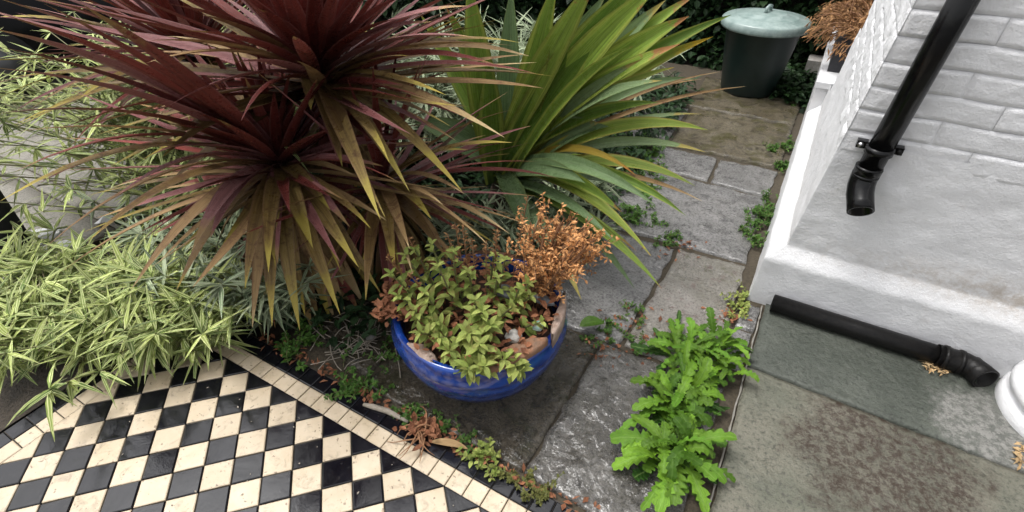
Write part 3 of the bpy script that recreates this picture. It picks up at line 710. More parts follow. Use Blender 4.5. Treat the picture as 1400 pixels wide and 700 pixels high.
hero(c2, R2, [(-15, 38, 11.5, 1.6, 'pinkish', .7), (-10, 62, 11.5, 1.4, 'purple'), (-12, 92, 11.5, 1.5, 'pinkish', .7), (-10, 156, 11, 1.8, 'purple', .5), (5, 20, 12, 1.5), (0, 275, 11, 2.2, 'olive', .6), (50, 252, 9.5, 2., 'purple', .5), (60, 5, 12, 1.), (110, 5, 12, 1), (20, 235, 10.5, 2.2, 'purple', .45), (160, 268, 8, 1.6, 'pinkish', .6), (20, 180, 10, 1.4, 'tan', .4),
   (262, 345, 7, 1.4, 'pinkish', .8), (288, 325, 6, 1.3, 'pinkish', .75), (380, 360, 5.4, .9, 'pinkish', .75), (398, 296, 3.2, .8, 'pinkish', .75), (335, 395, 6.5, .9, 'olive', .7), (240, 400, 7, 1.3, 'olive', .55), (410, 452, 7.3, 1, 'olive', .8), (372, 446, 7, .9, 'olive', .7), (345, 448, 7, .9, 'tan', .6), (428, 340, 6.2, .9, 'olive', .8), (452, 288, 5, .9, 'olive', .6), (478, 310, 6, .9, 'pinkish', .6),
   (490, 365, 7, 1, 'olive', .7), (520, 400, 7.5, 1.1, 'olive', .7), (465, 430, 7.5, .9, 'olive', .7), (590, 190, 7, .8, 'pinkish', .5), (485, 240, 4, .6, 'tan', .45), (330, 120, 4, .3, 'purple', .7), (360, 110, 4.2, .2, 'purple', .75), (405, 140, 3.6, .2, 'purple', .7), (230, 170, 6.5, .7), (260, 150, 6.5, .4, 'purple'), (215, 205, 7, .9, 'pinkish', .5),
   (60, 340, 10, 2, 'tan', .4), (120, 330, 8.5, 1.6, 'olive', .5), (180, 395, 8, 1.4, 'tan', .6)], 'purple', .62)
c3 = thing('cordyline', 'rearmost burgundy cordyline rosette at the upper left in front of the dark car', 'shrub', (R3.x, R3.y, -.5), 'burgundy cordylines in the bed')
trunk(c3, (R3.x, R3.y, -.5), R3-Vector((0, 0, .3)), .36)
rosette(c3, R3, 80, 130, 30, 9.8, .52)
c4 = thing('cordyline', 'shaded low cordyline rosette hidden under the others with brown leaves reaching the pot', 'shrub', (R1.x+2.6, R1.y+.6, -.5), 'burgundy cordylines in the bed')
R4c = Vector((R1.x+2.2, R1.y+.2, 5.2)); trunk(c4, (R4c.x, R4c.y, -.5), R4c, .35)
rosette(c4, R4c, 14, 90, 54, 7.6, .40)
hero(c4, R4c, [(635, 265, 7, 1.2, 'tan', .5), (612, 355, 6, .9, 'olive', .5), (668, 335, 8, 1.2, 'tan', .22), (700, 195, 7.5, 1.2, 'olive', .5), (700, 150, 7.5, 1., 'tan', .4), (590, 300, 6, 1, 'olive', .6), (560, 340, 6.2, .9, 'tan', .5), (640, 205, 6, 1, 'olive', .5), (540, 372, 6, .8, 'olive', .6), (500, 410, 6.5, .8, 'olive', .6)], 'olive', .55)

# green flax (sword-leaved) plant
FB = at(690, 238, 2.6)
fx = thing('flax_plant', 'large green sword-leaved flax with yellow-edged leaves arching over the stone path', 'shrub', (FB.x, FB.y, -.4))
part('crown', lathe([(1.0, -.6), (1.2, 0), (.9, 1.4), (.5, 2.6)], (FB.x, FB.y, 0), 20, .2), MT['trunk'], fx)
def sword(t): return (.55+.45*min(1, t/.4))*(1 if t < .5 else max(0, 1-((t-.5)/.5)**1.55))+.012
def flax(tips):
    for t in tips:
        x, y, Ln, lift, m, ww = t[:6]; nr = t[6] if len(t) > 6 else True
        off = Vector((random.uniform(-.6, .6), random.uniform(-.6, .6), random.uniform(-.5, .3)))
        tp_ = reach(FB, x, y, Ln, nr)
        if tp_.z < .1: tp_.z = .1
        a = FB+off; cc = a+(tp_-a)*.55+Vector((0, 0, lift))
        tc = (Vector(CAM)-cc).normalized()*.9+Vector((0, 0, .55)); sd2 = (tp_-a).cross(tc)
        leaf_obj(fx, bez(a, cc, tp_, 12), ww*1.08, L[m], .2, prof=sword, cols=4, twist=random.uniform(-.6, .6), side=sd2)
flax([(640, -30, 10, .5, 'green', 1.35), (668, 82, 7, .3, 'green', 1.2), (770, 62, 8.5, .4, 'green', 1.15), (762, -30, 11, .6, 'green', 1.3), (820, -40, 12, 1, 'green', 1.2), (880, -35, 12.5, 1.2, 'green', 1.5), (905, -25, 13, 1.6, 'green', 1.3), (860, 20, 11, .9, 'green', 1.2), (830, -10, 10.5, .8, 'greygreen', 1.2), (700, -20, 9.5, .5, 'greygreen', 1.1), (610, 10, 9, .9, 'green', 1.0), (1000, 20, 13.5, 2., 'green', .8), (930, 60, 12, 1.6, 'green', 1.), (905, 110, 11, 1.8, 'greygreen', .8), (942, 22, 12.5, 1.9, 'green', 1.3), (955, -10, 13, 1.8, 'green', .9),
  (975, 50, 12.5, 1.8, 'yellow', .75), (855, 82, 9, 1.4, 'yellow', 1.4), (818, 168, 7, 1.5, 'greygreen', 1.5), (832, 173, 7.5, 1.2, 'greygreen', 1.2), (848, 112, 8.5, 1.5, 'yellow', .8), (968, 178, 11.5, 2.8, 'yellow', .7), (965, 208, 11, 2., 'greygreen', .55), (950, 254, 11, 2.6, 'yellow', .7), (870, 240, 9, 2.6, 'amber', .38), (938, 295, 11, 3., 'green', .55),
  (905, 395, 11, 2.2, 'green', .6), (890, 350, 10, 2.4, 'yellow', .7), (868, 395, 10, 2, 'greygreen', .6), (725, 332, 7.5, 1.2, 'greygreen', 1.0), (795, 410, 9, 1.6, 'greygreen', .8), (568, 168, 5.6, 1.4, 'greygreen', 1.4), (840, 330, 9, 1.6, 'greygreen', .6), (960, 275, 10.5, 2, 'tan', .3), (985, 98, 11.5, 2, 'tan', .2), (1020, 118, 12, 1.8, 'tan', .22), (960, 108, 11, 2, 'tan', .2),
  (575, 20, 9, 1, 'green', .9), (910, 0, 12, .9, 'greygreen', 1.2), (800, 250, 7.5, 1.4, 'greygreen', .9), (850, 290, 9, 1.8, 'green', .7), (922, 92, 11, 1.8, 'yellow', .6), (900, 140, 10, 1.8, 'green', .7)])
flax([(random.uniform(840, 985), random.uniform(20, 330), random.uniform(9, 12), random.uniform(1.4, 3.2), pick([('green', 4), ('greygreen', 4), ('yellow', .8)]), random.uniform(.4, .7)) for _ in range(5)])
for i in range(4):
    a = random.uniform(-1.1, 1.3); e = math.radians(random.uniform(0, 48)); d = Vector((math.cos(e)*math.cos(a), math.cos(e)*math.sin(a), math.sin(e)))
    if d.y < -.2 and d.x < .2: continue
    leaf_obj(fx, droop(FB+d*.4+Vector((random.uniform(-.6, .6), random.uniform(-.6, .6), -.6)), d, random.uniform(7, 11), random.uniform(.4, 1.5)*math.cos(e), 10, .2), random.uniform(.45, .9), L[pick([('green', 3), ('greygreen', 5), ('yellow', .6), ('tan', .5)])], .2, prof=sword, twist=random.uniform(-.5, .5))

# variegated bamboo
def bamboo(label, bases, n, zr, mat, lean, whorl=(5, 8), ll=(.6, 2.2), lw=(.12, .23), spread=1.0, loc=None):
    root = thing('variegated_bamboo', label, 'bamboo', loc or (*bases[0][:2], -.4), 'variegated dwarf bamboo clumps')
    lv = Geo(); cn = Geo()
    for i in range(n):
        b = random.choice(bases); x, y = b[0]+random.gauss(0, b[2]*.5), b[1]+random.gauss(0, b[2]*.5)
        h = random.uniform(*zr); ln = Vector((lean[0]+random.gauss(0, .45)*spread, lean[1]+random.gauss(0, .45)*spread, 0))
        pts = [Vector((x, y, -.4))+Vector((0, 0, h+.4))*t+ln*h*t*t for t in (0, .3, .55, .8, 1)]
        cn.merge(tube(pts, .035, 4, caps=False))
        for t in random.sample([.45, .6, .72, .85, 1., 1.], 4):
            k = t*4; j = min(3, int(k)); p = pts[j].lerp(pts[j+1], k-j) if j < 4 else pts[4]
            ax = (pts[min(4, j+1)]-pts[j]).normalized(); a0 = random.random()*6
            base = Vector((math.cos(a0), math.sin(a0), .2))
            for q in range(random.randint(*whorl)):
                a = a0+random.gauss(0, 1.3); d = Vector((math.cos(a), math.sin(a), random.uniform(-.9, .7)))+ax*random.uniform(-.2, .6)
                LL = random.uniform(*ll); lv.merge(strip(droop(p, d, LL, random.uniform(-.1, .6), 4), random.uniform(*lw), .12, lance, cols=2, twist=random.uniform(-.6, .6)))
    part('canes', cn, MT['stem_green'], root, kind='stuff'); part('leaves', lv, L[mat], root, kind='stuff')
    return root
random.seed(5)
bamboo('variegated bamboo sprawling over the corner of the chequered path at lower left', [(-6.5, -2.2, 2.2), (-4, -1.4, 2.4), (-1.5, .3, 2.2), (.4, 1.1, 1.6)], 250, (1.0, 3.0), 'bamboo', (-.05, -.35), loc=(-3, 0, -.4))
bamboo('dull variegated bamboo under the drooping cordyline leaves', [(1., 3.6, 2.2), (-2, 3.5, 3), (2.6, 2.6, 1.2)], 66, (1.2, 3.6), 'bamboo_pale', (0, -.2), loc=(1, 4, -.4))
bamboo('yellow-green bamboo behind the upper left cordyline leaves', [(-7.5, 9, 2), (-8, 12, 2), (-7, 15, 3), (-5.5, 7, 2), (-9, 17, 2.5), (-9.8, 9, 1.6), (-10, 12, 1.6)], 500, (2.5, 7.5), 'bamboo', (-1.15, .0), spread=1.5, loc=(-9, 9, -.4))
bamboo('pale variegated bamboo growing up behind the green flax leaves', [(3, 23, 3.2), (1, 21, 3.5), (4, 26, 2.0), (-2, 18, 3)], 190, (3.5, 7.2), 'bamboo_pale', (-.1, 0), ll=(1.6, 2.8), loc=(4, 24, -.4))
bamboo('low pale bamboo between the flax and the flowerpot', [(10.5, 13.5, 2), (9.3, 11.5, 1.6), (11.5, 16, 1.5), (7.5, 10.5, 1.5)], 42, (1., 3.0), 'bamboo_pale', (.2, -.1), loc=(10, 13, -.4))

# blue pot
PC = at(655, 419, 3.2); PX_, PY_ = PC.x, PC.y
pot = thing('flowerpot', 'round blue glazed flowerpot with a broken clay rim standing on the dark stone slab', 'flowerpot', (PX_, PY_, 0))
PR = 3.24
part('bowl', lathe([(.2, .03), (1.75, .03), (1.9, .12), (2.3, .45), (2.85, 1.15), (3.2, 1.95), (3.38, 2.7), (PR, 3.15), (PR-.02, 3.28), (PR-.22, 3.3), (PR-.3, 3.1), (PR-.4, 2.5)], (PX_, PY_, 0), 72, cap=False), MT['glaze'], pot)
part('compost', lathe([(PR-.25, 2.6), (2.4, 2.85), (1.2, 3.05), (.05, 3.15)], (PX_, PY_, 0), 48, .05), MT['compost'], pot)
def shard(a0, a1, r0, r1, z0, z1, mat, name='rim_shard', tilt=0, seed=0):
    n = max(4, int((a1-a0)*9)); g = Geo(); v = []
    for i in range(n+1):
        t = i/n; a = a0+(a1-a0)*t; e = min(t, 1-t)*4; e = min(1, e+.25)
        ri = r1-(r1-r0)*e*(.85+.3*nz(a*3, seed)); ro = r1+.06*nz(a*4, seed+5); zz = z1+.12*nz(a*2.5, seed+9)+tilt*(t-.5)
        for (r, z) in ((ri, z0), (ri+.03, zz-.05), (ri+.1, zz), (ro-.08, zz+.05), (ro, zz), (ro, z0)):
            v.append((PX_+r*math.cos(a), PY_+r*math.sin(a), z))
    m = 6; f = [(i*m+k, i*m+(k+1) % m, (i+1)*m+(k+1) % m, (i+1)*m+k) for i in range(n) for k in range(m)]
    f += [tuple(range(m))[::-1], tuple(n*m+k for k in range(m))]
    part(name, g.add(v, f), mat, pot)
shard(-.10, .62, 2.9, PR+.05, 2.9, 3.66, MT['clay_pale'], seed=1)
shard(-1.0, -.16, 2.35, PR-.02, 2.9, 3.45, MT['terracotta'], seed=2, tilt=.2)
shard(-1.95, -1.45, 2.6, PR-.08, 2.8, 3.28, MT['clay_pale'], seed=3)
shard(1.5, 2.2, 3.0, PR, 2.8, 3.4, MT['terracotta'], seed=4)
shard(2.6, 3.1, 2.9, PR, 2.8, 3.35, MT['terracotta'], seed=6)

def leaflet(p, d, Ln, w, bend=.4, prof=lens, seg=4):
    return strip(droop(p, d, Ln, bend, seg), w, .22, prof, cols=2, twist=random.uniform(-.3, .3))
def sprig(lv, st, base, top, nw, Ln, w, bend=.5, r=.035, headn=4, spread=1):
    b, t = Vector(base), Vector(top); mid = b.lerp(t, .5)+Vector((random.gauss(0, .12), random.gauss(0, .12), .12))
    pts = bez(b, mid, t, 6); st.merge(tube(pts, r, 5, caps=False))
    for k in range(nw):
        q = .2+.8*k/max(1, nw-1); i = min(5, int(q*6)); p = pts[i].lerp(pts[i+1], q*6-i) if i < 6 else pts[6]
        ax = (pts[i+1]-pts[i]).normalized(); a0 = k*1.57+random.random()
        m = 2 if k < nw-1 else headn
        s = .55+.45*math.sin(math.pi*min(1, .25+q*.7))
        for h in range(m):
            a = a0+h*2*math.pi/m+random.uniform(-.3, .3)
            u = ax.orthogonal().normalized(); vv = ax.cross(u); d = (u*math.cos(a)+vv*math.sin(a))*spread+ax*random.uniform(.2, .8)
            lv.merge(leaflet(p, d, Ln*s*random.uniform(.7, 1.1), w*s*random.uniform(.8, 1.1), bend))
def leafy(name, label, cat, loc, sprigs, mat, Ln, w, stem='stem_green', group=None, nw=7, **k):
    root = thing(name, label, cat, loc, group); lv, st = Geo(), Geo()
    for b, t in sprigs: sprig(lv, st, b, t, nw, Ln, w, **k)
    part('stems', st, MT[stem], root, kind='stuff'); part('leaves', lv, L[mat], root, kind='stuff'); return root
def around(x, y, z): return at(x, y, z)
def shoots(tips, ground=3.0, zt=(.6, 1.6), back=.35):
    out = []
    c = Vector((PX_, PY_, ground))
    for x, y, z in tips:
        t = at(x, y, z); b = Vector((t.x, t.y, ground)).lerp(c, back)
        if (Vector((b.x, b.y))-Vector((PX_, PY_))).length > 2.8: b = c+(b-c).normalized()*2.6; b.z = ground
        out.append((b, t))
    return out
leafy('leafy_plant', 'tall leafy green shoots at the left side of the blue pot', 'potted plant', (PX_-1, PY_, 3),
      shoots([(568, 342, 5.6), (590, 335, 5.8), (545, 405, 4.6), (535, 375, 5.2), (580, 400, 5.0), (565, 425, 4.4), (600, 365, 5.6), (620, 345, 5.8), (555, 350, 5.6), (640, 370, 5.2), (575, 455, 4.), (600, 462, 3.9), (596, 440, 4.2)]), 'herb', .66, .27, group='leafy green plants in the blue pot', nw=7)
leafy('leafy_plant', 'leafy green shoots spilling over the front rim of the blue pot', 'potted plant', (PX_, PY_-1, 3),
      shoots([(640, 505, 3.6), (662, 500, 3.7), (690, 492, 3.6), (712, 508, 3.3), (655, 470, 4.2), (640, 455, 4.4), (670, 445, 4.4), (650, 410, 5.), (615, 480, 3.8), (660, 425, 4.8), (705, 500, 3.4)], back=.2), 'herb', .72, .31, group='leafy green plants in the blue pot', nw=7)
leafy('leafy_plant', 'small leafy green shoots beside the dried seedheads in the pot', 'potted plant', (PX_+1, PY_+.5, 3),
      shoots([(710, 395, 4.6), (725, 405, 4.4), (690, 355, 5.2), (680, 380, 4.8), (740, 440, 3.9), (700, 420, 4.4), (675, 350, 5.), (722, 388, 4.8)]), 'herb', .6, .26, group='leafy green plants in the blue pot', nw=6)
# brown flower spikes
def spike_plant(name, label, loc, tips, ground=3., mat='seed_brown'):
    root = thing(name, label, 'dried plant', loc); lv, st = Geo(), Geo()
    for b, t in shoots(tips, ground):
        pts = bez(b, b.lerp(t, .5)+Vector((0, 0, .3)), t, 6); st.merge(tube(pts, .022, 4, caps=False))
        for k in range(26):
            q = .45+.55*k/26; i = min(5, int(q*6)); p = pts[i].lerp(pts[i+1], q*6-i)
            lv.merge(leaflet(p, Vector((random.gauss(0, 1), random.gauss(0, 1), .6)), .2, .09, .2, seg=2))
    part('stems', st, MT['stem_brown'], root, kind='stuff'); part('seedheads', lv, L[mat], root, kind='stuff')
spike_plant('dried_flower_spikes', 'thin brown dried flower spikes standing among the green shoots of the pot', (PX_-.5, PY_+.5, 3),
            [(558, 325, 6.), (622, 305, 6.6), (632, 310, 6.6), (645, 325, 6.2), (612, 320, 6.4), (680, 312, 6.3), (560, 375, 5.4), (665, 330, 6.), (528, 350, 5.6), (722, 268, 6.8)])
# bushy orange seedhead plant
sroot = thing('dried_bush', 'bushy orange-brown dried plant at the back right of the blue pot', 'dried plant', (PX_+1, PY_+1.5, 3)); lv, st = Geo(), Geo()
sc_ = at(765, 335, 5.6); sb = Vector((PX_+1.5, PY_+1.4, 2.9))
for i in range(46):
    an = random.uniform(0, 6.283); rr = math.sqrt(random.random()); t = sc_+Vector((math.cos(an)*1.5*rr, math.sin(an)*1.7*rr, random.uniform(-.7, 1.5)*(1.1-rr*.5)))
    p = bez(sb+Vector((random.gauss(0, .3), random.gauss(0, .3), 0)), sb.lerp(t, .5)+Vector((random.gauss(0, .3), random.gauss(0, .3), .4)), t, 6); st.merge(tube(p, .028, 4, caps=False))
    for q in range(random.randint(5, 9)):
        k = random.uniform(1.5, 6); j = min(5, int(k)); o = p[j].lerp(p[j+1], min(1, k-j)); ax = (p[j+1]-p[j]).normalized()
        sub = droop(o, ax+Vector((random.gauss(0, .6), random.gauss(0, .6), random.gauss(.1, .5))), random.uniform(.4, 1.1), .2, 4, .2); st.merge(tube(sub, .014, 4, caps=False))
        for w in range(11):
            h = random.uniform(.3, 1)*3.99; jj = int(h); c = sub[jj].lerp(sub[jj+1], h-jj)
            lv.merge(leaflet(c, Vector((random.gauss(0, 1), random.gauss(0, 1), random.gauss(.2, 1))), random.uniform(.10, .24), random.uniform(.05, .12), .2, seg=2))
part('stems', st, MT['stem_brown'], sroot, kind='stuff'); part('seedheads', lv, L['seed'], sroot, kind='stuff')
# dead leaf litter in the pot and spilling left
g = Geo()
for i in range(760):
    a = random.uniform(0, 6.283); r = 3.0*math.sqrt(random.random()); p = Vector((PX_+r*math.cos(a), PY_+r*math.sin(a), 3.15+random.uniform(0, .7)))
    if i < 210:
        q = at(random.uniform(515, 580), random.uniform(385, 440), 3.3+random.random()*.8); p = q
        if (Vector((p.x-PX_, p.y-PY_))).length > 3.7: continue
    g.merge(leaflet(p, Vector((random.gauss(0, 1), random.gauss(0, 1), random.gauss(0, .5))), random.uniform(.2, .5), random.uniform(.12, .26), random.uniform(-1, 1), seg=3))
solo('leaf_litter', g, L['dead'], 'crisp brown dead leaves heaped on the compost inside the blue pot', 'dead leaves', (PX_, PY_, 3.1), kind='stuff')
def rock(name, p, s, mat, label, cat, sq=(1, 1, .6), group=None, seed=0):
    g = Geo(); v = []; n = 10; m = 7
    for j in range(m+1):
        th = math.pi*j/m
        for i in range(n):
            a = 2*math.pi*i/n; q = Vector((math.sin(th)*math.cos(a), math.sin(th)*math.sin(a), math.cos(th)))
            q *= s*(1+.35*nz(q.x*1.5+seed, q.y*1.5, q.z*1.5)); v.append((p[0]+q.x*sq[0], p[1]+q.y*sq[1], p[2]+q.z*sq[2]))
    f = [(j*n+i, (j+1)*n+i, (j+1)*n+(i+1) % n, j*n+(i+1) % n) for j in range(m) for i in range(n)]
    solo(name, g.add(v, f), mat, label, cat, p, group, smooth=False)
rock('crock_shard', at(690, 398, 3.7), .38, MT['shard'], 'dark slate-grey broken crock at the middle of the pot', 'crock', (1.2, .8, .5), seed=1)
rock('crock_shard', at(742, 410, 3.6), .36, MT['shard'], 'blue-grey crock leaning near the right rim of the pot', 'crock', (1.3, .6, .6), seed=2)
rock('pebble', at(735, 445, 3.5), .24, simple('turquoise_glass', (.10, .35, .28), .2, (.5, .5, .46), 5), 'small turquoise and white pebble inside the front right rim of the pot', 'pebble', seed=3)
rock('pebble', at(702, 460, 3.5), .3, MT['pebble'], 'pale grey pebble inside the front rim of the pot', 'pebble', seed=4)

# bright green sow-thistle style weed: lobed leaves, each one built
def lobed(pts, w, mat, root, depth=.45, nlob=6, side=None):
    pts = [Vector(p) for p in pts]; n = 46; g = Geo(); v = []; a = []; f = []; rnd = random.random(); ph = random.random()
    def P(t):
        k = t*(len(pts)-1); i = min(len(pts)-2, int(k)); return pts[i].lerp(pts[i+1], k-i)
    d0 = (pts[-1]-pts[0]); s0 = d0.cross(Vector((0, 0, 1))).normalized(); q0 = Quaternion(d0.normalized(), random.uniform(-.5, .5)); s0 = q0@s0
    for i in range(n+1):
        t = i/n; p = P(t); tan = (P(min(1, t+.05))-P(max(0, t-.05))).normalized(); s = (s0-tan*s0.dot(tan)).normalized(); nn = s.cross(tan)
        env = (.10+.90*min(1, max(0, (t-.12)/.4)))*(1 if t < .68 else math.sqrt(max(0, 1-((t-.68)/.33)**2)))+.01
        row = []
        for sgn in (-1, 1):
            tt_ = t*nlob+ph+(.4 if sgn > 0 else 0)+.6*nz(t*5, rnd*30, sgn*3); saw = 1-(tt_ % 1.0); lob = 1-depth*saw*(.55+.9*abs(nz(math.floor(tt_)*.7, rnd*50, sgn)))*1.2*(1 if t < .85 else .6)
            ww = w*.5*env*lob*(1+.15*nz(t*6, rnd*20, sgn))
            row.append((sgn, ww))
        sl, wl_ = row[0]; sr, wr = row[1]; crl = .07*w
        sweep = tan*(.12*w)
        for (x, wd) in ((-1, wl_), (-.5, wl_), (0, 0), (.5, wr), (1, wr)):
            e = abs(x); q = p+s*(wd*x)+nn*(.22*wd*e+crl*.45*e*e*math.sin(t*nlob*6.283+x*2+ph*6)*env)+(sweep*e*env if e else Vector((0, 0, 0)))
            v.append(q); a.append((.5+x*.5, t, rnd))
    m = 5; f = [(i*m+c, i*m+c+1, (i+1)*m+c+1, (i+1)*m+c) for i in range(n) for c in range(m-1)]
    part('leaf', g.add(v, f, a), mat, root)
def weed(label, c, n, L0, W0, up=1.0, tips=()):
    random.seed(len(label)*7+n)
    root = thing('leafy_weed', label, 'weed', (c.x, c.y, 0), 'bright green weeds growing from the slab joint')
    for i in range(n):
        a = i*2.39996+random.uniform(-.4, .4); e = math.radians(random.uniform(8, 70)); Ln = L0*random.uniform(.4, 1.1)
        d = Vector((math.cos(e)*math.cos(a), math.cos(e)*math.sin(a), math.sin(e)*up)); q = droop(Vector((c.x+random.gauss(0, .35), c.y+random.gauss(0, .45), .02)), d, Ln, random.uniform(.7, 1.6), 8, .3)
        q = [Vector((p.x, p.y, max(p.z, .09+.02*k))) for k, p in enumerate(q)]
        lobed(q, W0*random.uniform(.6, 1.05), L['lettuce'] if e > .55 or random.random() < .25 else L['lettuce_shade'], root, random.uniform(.4, .8), random.randint(6, 10))  # low leaves mostly get the darker copy, painting in shade under the upper ones
    for (x, y, ww, z) in tips:
        t = at(x, y, z); b = Vector((c.x, c.y, .05)); lobed(bez(b, b.lerp(t, .5)+Vector((0, 0, .8)), t, 8), ww*.8, L['lettuce'], root, .7, 8)
random.seed(21)
weed('bright green weed at the top of the patch beside the short joint stones', at(932, 485, .0), 50, 1.75, .44, tips=[(955, 445, .5, .8), (1022, 470, .6, .5), (885, 470, .6, .5), (1000, 455, .5, 1.)])
weed('bright green weed at the centre right of the patch', at(975, 492, .0), 46, 1.75, .44, tips=[(1030, 480, .6, .6), (1018, 510, .6, .3), (1000, 450, .5, .8)])
weed('bright green weed in the middle of the patch beside the pale mortar line', at(930, 552, .0), 62, 1.95, .5, tips=[(862, 520, .7, .6), (848, 590, .8, .3), (990, 545, .8, .6), (865, 560, .7, .7)])
weed('lowest bright green weed of the patch with leaves reaching the frame edge', at(922, 618, .0), 54, 2.2, .56, tips=[(838, 640, .9, .2), (900, 700, .9, .5), (992, 660, .6, .4), (850, 615, .9, .4), (920, 690, 1., .6), (965, 700, .8, .4), (835, 600, .9, .4)])

# small weeds and moss in the joints
def smallweed(label, pxs, n, mat, sz, h=(.15, .7), loc=None, dens=5, group='small weeds in the paving joints', name='small_weed'):
    c = at(*loc) if loc else at(*pxs[0][:2]); root = thing(name, label, 'weed', (c.x, c.y, -.1), group); lv, st = Geo(), Geo()
    for i in range(n):
        x, y, r = random.choice(pxs); b = at(x+random.gauss(0, r), y+random.gauss(0, r*.6), -.08)
        t = b+Vector((random.gauss(0, .35), random.gauss(0, .35), random.uniform(*h)))
        sprig(lv, st, b, t, dens, sz, sz*.55, .6, .015, 4)
    part('stems', st, MT['stem_green'], root, kind='stuff'); part('leaves', lv, L[mat], root, kind='stuff')
random.seed(9)
smallweed('round-leaved green weed between the dark tiles and the left corner of the slab', [(462, 505, 8), (470, 520, 8), (490, 530, 9), (478, 537, 8), (515, 535, 8), (535, 490, 8), (540, 470, 6), (522, 498, 6)], 40, 'herb_dark', .26, (.05, .4))
smallweed('straggly green weed draping from under the bamboo at the tile corner', [(395, 490, 10), (405, 475, 10), (420, 465, 12)], 22, 'herb_dark', .3)
smallweed('clover-like weed in the gap below the front edge of the big slab', [(660, 628, 5), (668, 634, 5)], 10, 'herb', .32, (.1, .3))
smallweed('mossy green weed in the gap near the slab joint', [(695, 650, 8), (715, 660, 8), (730, 672, 5), (742, 680, 5)], 26, 'moss', .2, (.05, .3))
smallweed('tiny green weeds along the root-filled gap', [(555, 570, 10), (600, 588, 8), (640, 604, 5), (575, 575, 6)], 24, 'herb_dark', .22, (.05, .3))
smallweed('brown-green weed in the joint between the pot and the bright weeds', [(820, 455, 8), (835, 450, 8), (845, 465, 8), (870, 425, 8), (862, 440, 8), (880, 470, 8), (800, 470, 8)], 34, 'herb_dark', .2, (.05, .45))
smallweed('leafy weed creeping along the foot of the white wall', [(1046, 290, 8), (1040, 300, 9), (1030, 315, 10), (1028, 330, 8), (1050, 275, 6)], 52, 'herb_dark', .27, (.1, .6))
smallweed('sparse green weed at the far end of the wall beside the mossy slab', [(1090, 125, 6), (1100, 115, 6), (1072, 200, 7), (1060, 210, 8), (1072, 232, 5), (1098, 140, 6)], 60, 'herb_dark', .32, (.05, .5))
smallweed('patch of weeds in the slab joint under the flax leaf tips', [(918, 335, 9), (925, 328, 6), (895, 310, 10), (880, 295, 10)], 26, 'herb_dark', .24, (.05, .4))
smallweed('green weeds spreading from the bed edge beneath the flax', [(880, 230, 16), (870, 260, 16), (860, 300, 14), (885, 210, 12), (905, 160, 10), (850, 200, 16)], 100, 'herb_dark', .36, (.1, .7))
smallweed('thin pale weed on the small joint stones near the wall corner', [(1010, 418, 6), (1018, 408, 5), (1005, 430, 5)], 16, 'herb', .26, (.1, .4))
# single broad leaf by the pot
bl_ = thing('broad_leaf', 'single glossy yellow-green leaf lying beside the right side of the pot', 'leaf', at(808, 440, .2))
a_, b_ = at(792, 446, .3), at(826, 442, .35); part('blade', strip(bez(a_, a_.lerp(b_, .5)+Vector((0, 0, .35)), b_, 8), .62, .15, lens, cols=4), L['lettuce'], bl_)
# debris in the gap: twig, roots, tan leaf
tw = [at(x, y, .08) for x, y in ((497, 553), (510, 556), (530, 562), (545, 570), (558, 577))]
solo('twig', tube(tw, [.07, .11, .12, .09, .05], 8), MT['bark'], 'pale weathered stick lying on the dark border tiles', 'stick', tw[0])
a_, b_ = at(588, 604, .06), at(640, 614, .06); solo('fallen_leaf', strip(bez(a_, a_.lerp(b_, .5)+Vector((.05, .1, .15)), b_, 8), .3, .2, lens), L['straw'], 'long tan fallen leaf in the gap below the big slab', 'leaf', a_)
g = Geo(); c = at(572, 592, .2)
for i in range(16):
    a = random.uniform(0, 6.283); Ln = random.uniform(.5, 1.7); d = Vector((math.cos(a), math.sin(a)-.4, random.uniform(0, .8)))
    p = droop(c+Vector((random.gauss(0, .2), random.gauss(0, .2), .1)), d, Ln, 1.4, 6, 1.2); p = [Vector((q.x, q.y, max(.04, q.z))) for q in p]; g.merge(tube(p, [.035, .03, .028, .024, .02, .015, .01], 5, caps=False))
solo('dry_roots', g, MT['stem_brown'], 'tangle of dry brown roots lying across the cream border tiles', 'roots', c)
g = Geo()
for i in range(70):
    q = at(random.gauss(578, 14), random.gauss(586, 7), .15+random.random()*.25); g.merge(leaflet(q, Vector((random.gauss(0, 1), random.gauss(0, 1), random.gauss(0, .6))), random.uniform(.2, .45), random.uniform(.12, .26), random.uniform(-1, 1), seg=3))
solo('dead_leaf_clump', g, L['dead'], 'reddish brown curled dead leaves bunched in the gap beside the big slab', 'dead leaves', at(578, 586), kind='stuff')
# fine dead twigs in the dark corner left of the pot
g = Geo()
for i in range(55):
    p = at(random.gauss(480, 26), random.gauss(468, 14), .1); d = Vector((random.gauss(0, 1), random.gauss(0, 1), random.uniform(0, .5))); q = droop(p, d, random.uniform(.5, 1.7), .8, 5, .8); q = [Vector((k.x, k.y, max(.06, k.z))) for k in q]; g.merge(tube(q, .022, 4, caps=False))
solo('dead_twigs', g, MT['bark'], 'fine dead twigs scattered on the dark slab left of the blue pot', 'twigs', at(480, 468), kind='stuff')
rock('pebble', at(507, 460, .15), .22, MT['pebble'], 'small grey stone on the dark slab left of the pot', 'pebble', seed=6)
random.seed(31)
g = Geo()
for i in range(420):
    if i < 260:
        x = random.uniform(3, 19); p = Vector((x, random.gauss(1.55, .14), random.uniform(-.05, .1)))
    else:
        q = random.choice([(860, 440, 25), (905, 470, 25), (1000, 430, 12), (820, 480, 20), (925, 340, 20)]); p = at(random.gauss(q[0], q[2]), random.gauss(q[1], q[2]*.5), .04)
    g.merge(leaflet(p, Vector((random.gauss(0, 1), random.gauss(0, 1), random.gauss(0, .3))), random.uniform(.12, .38), random.uniform(.06, .2), random.uniform(-1, 1), seg=2))
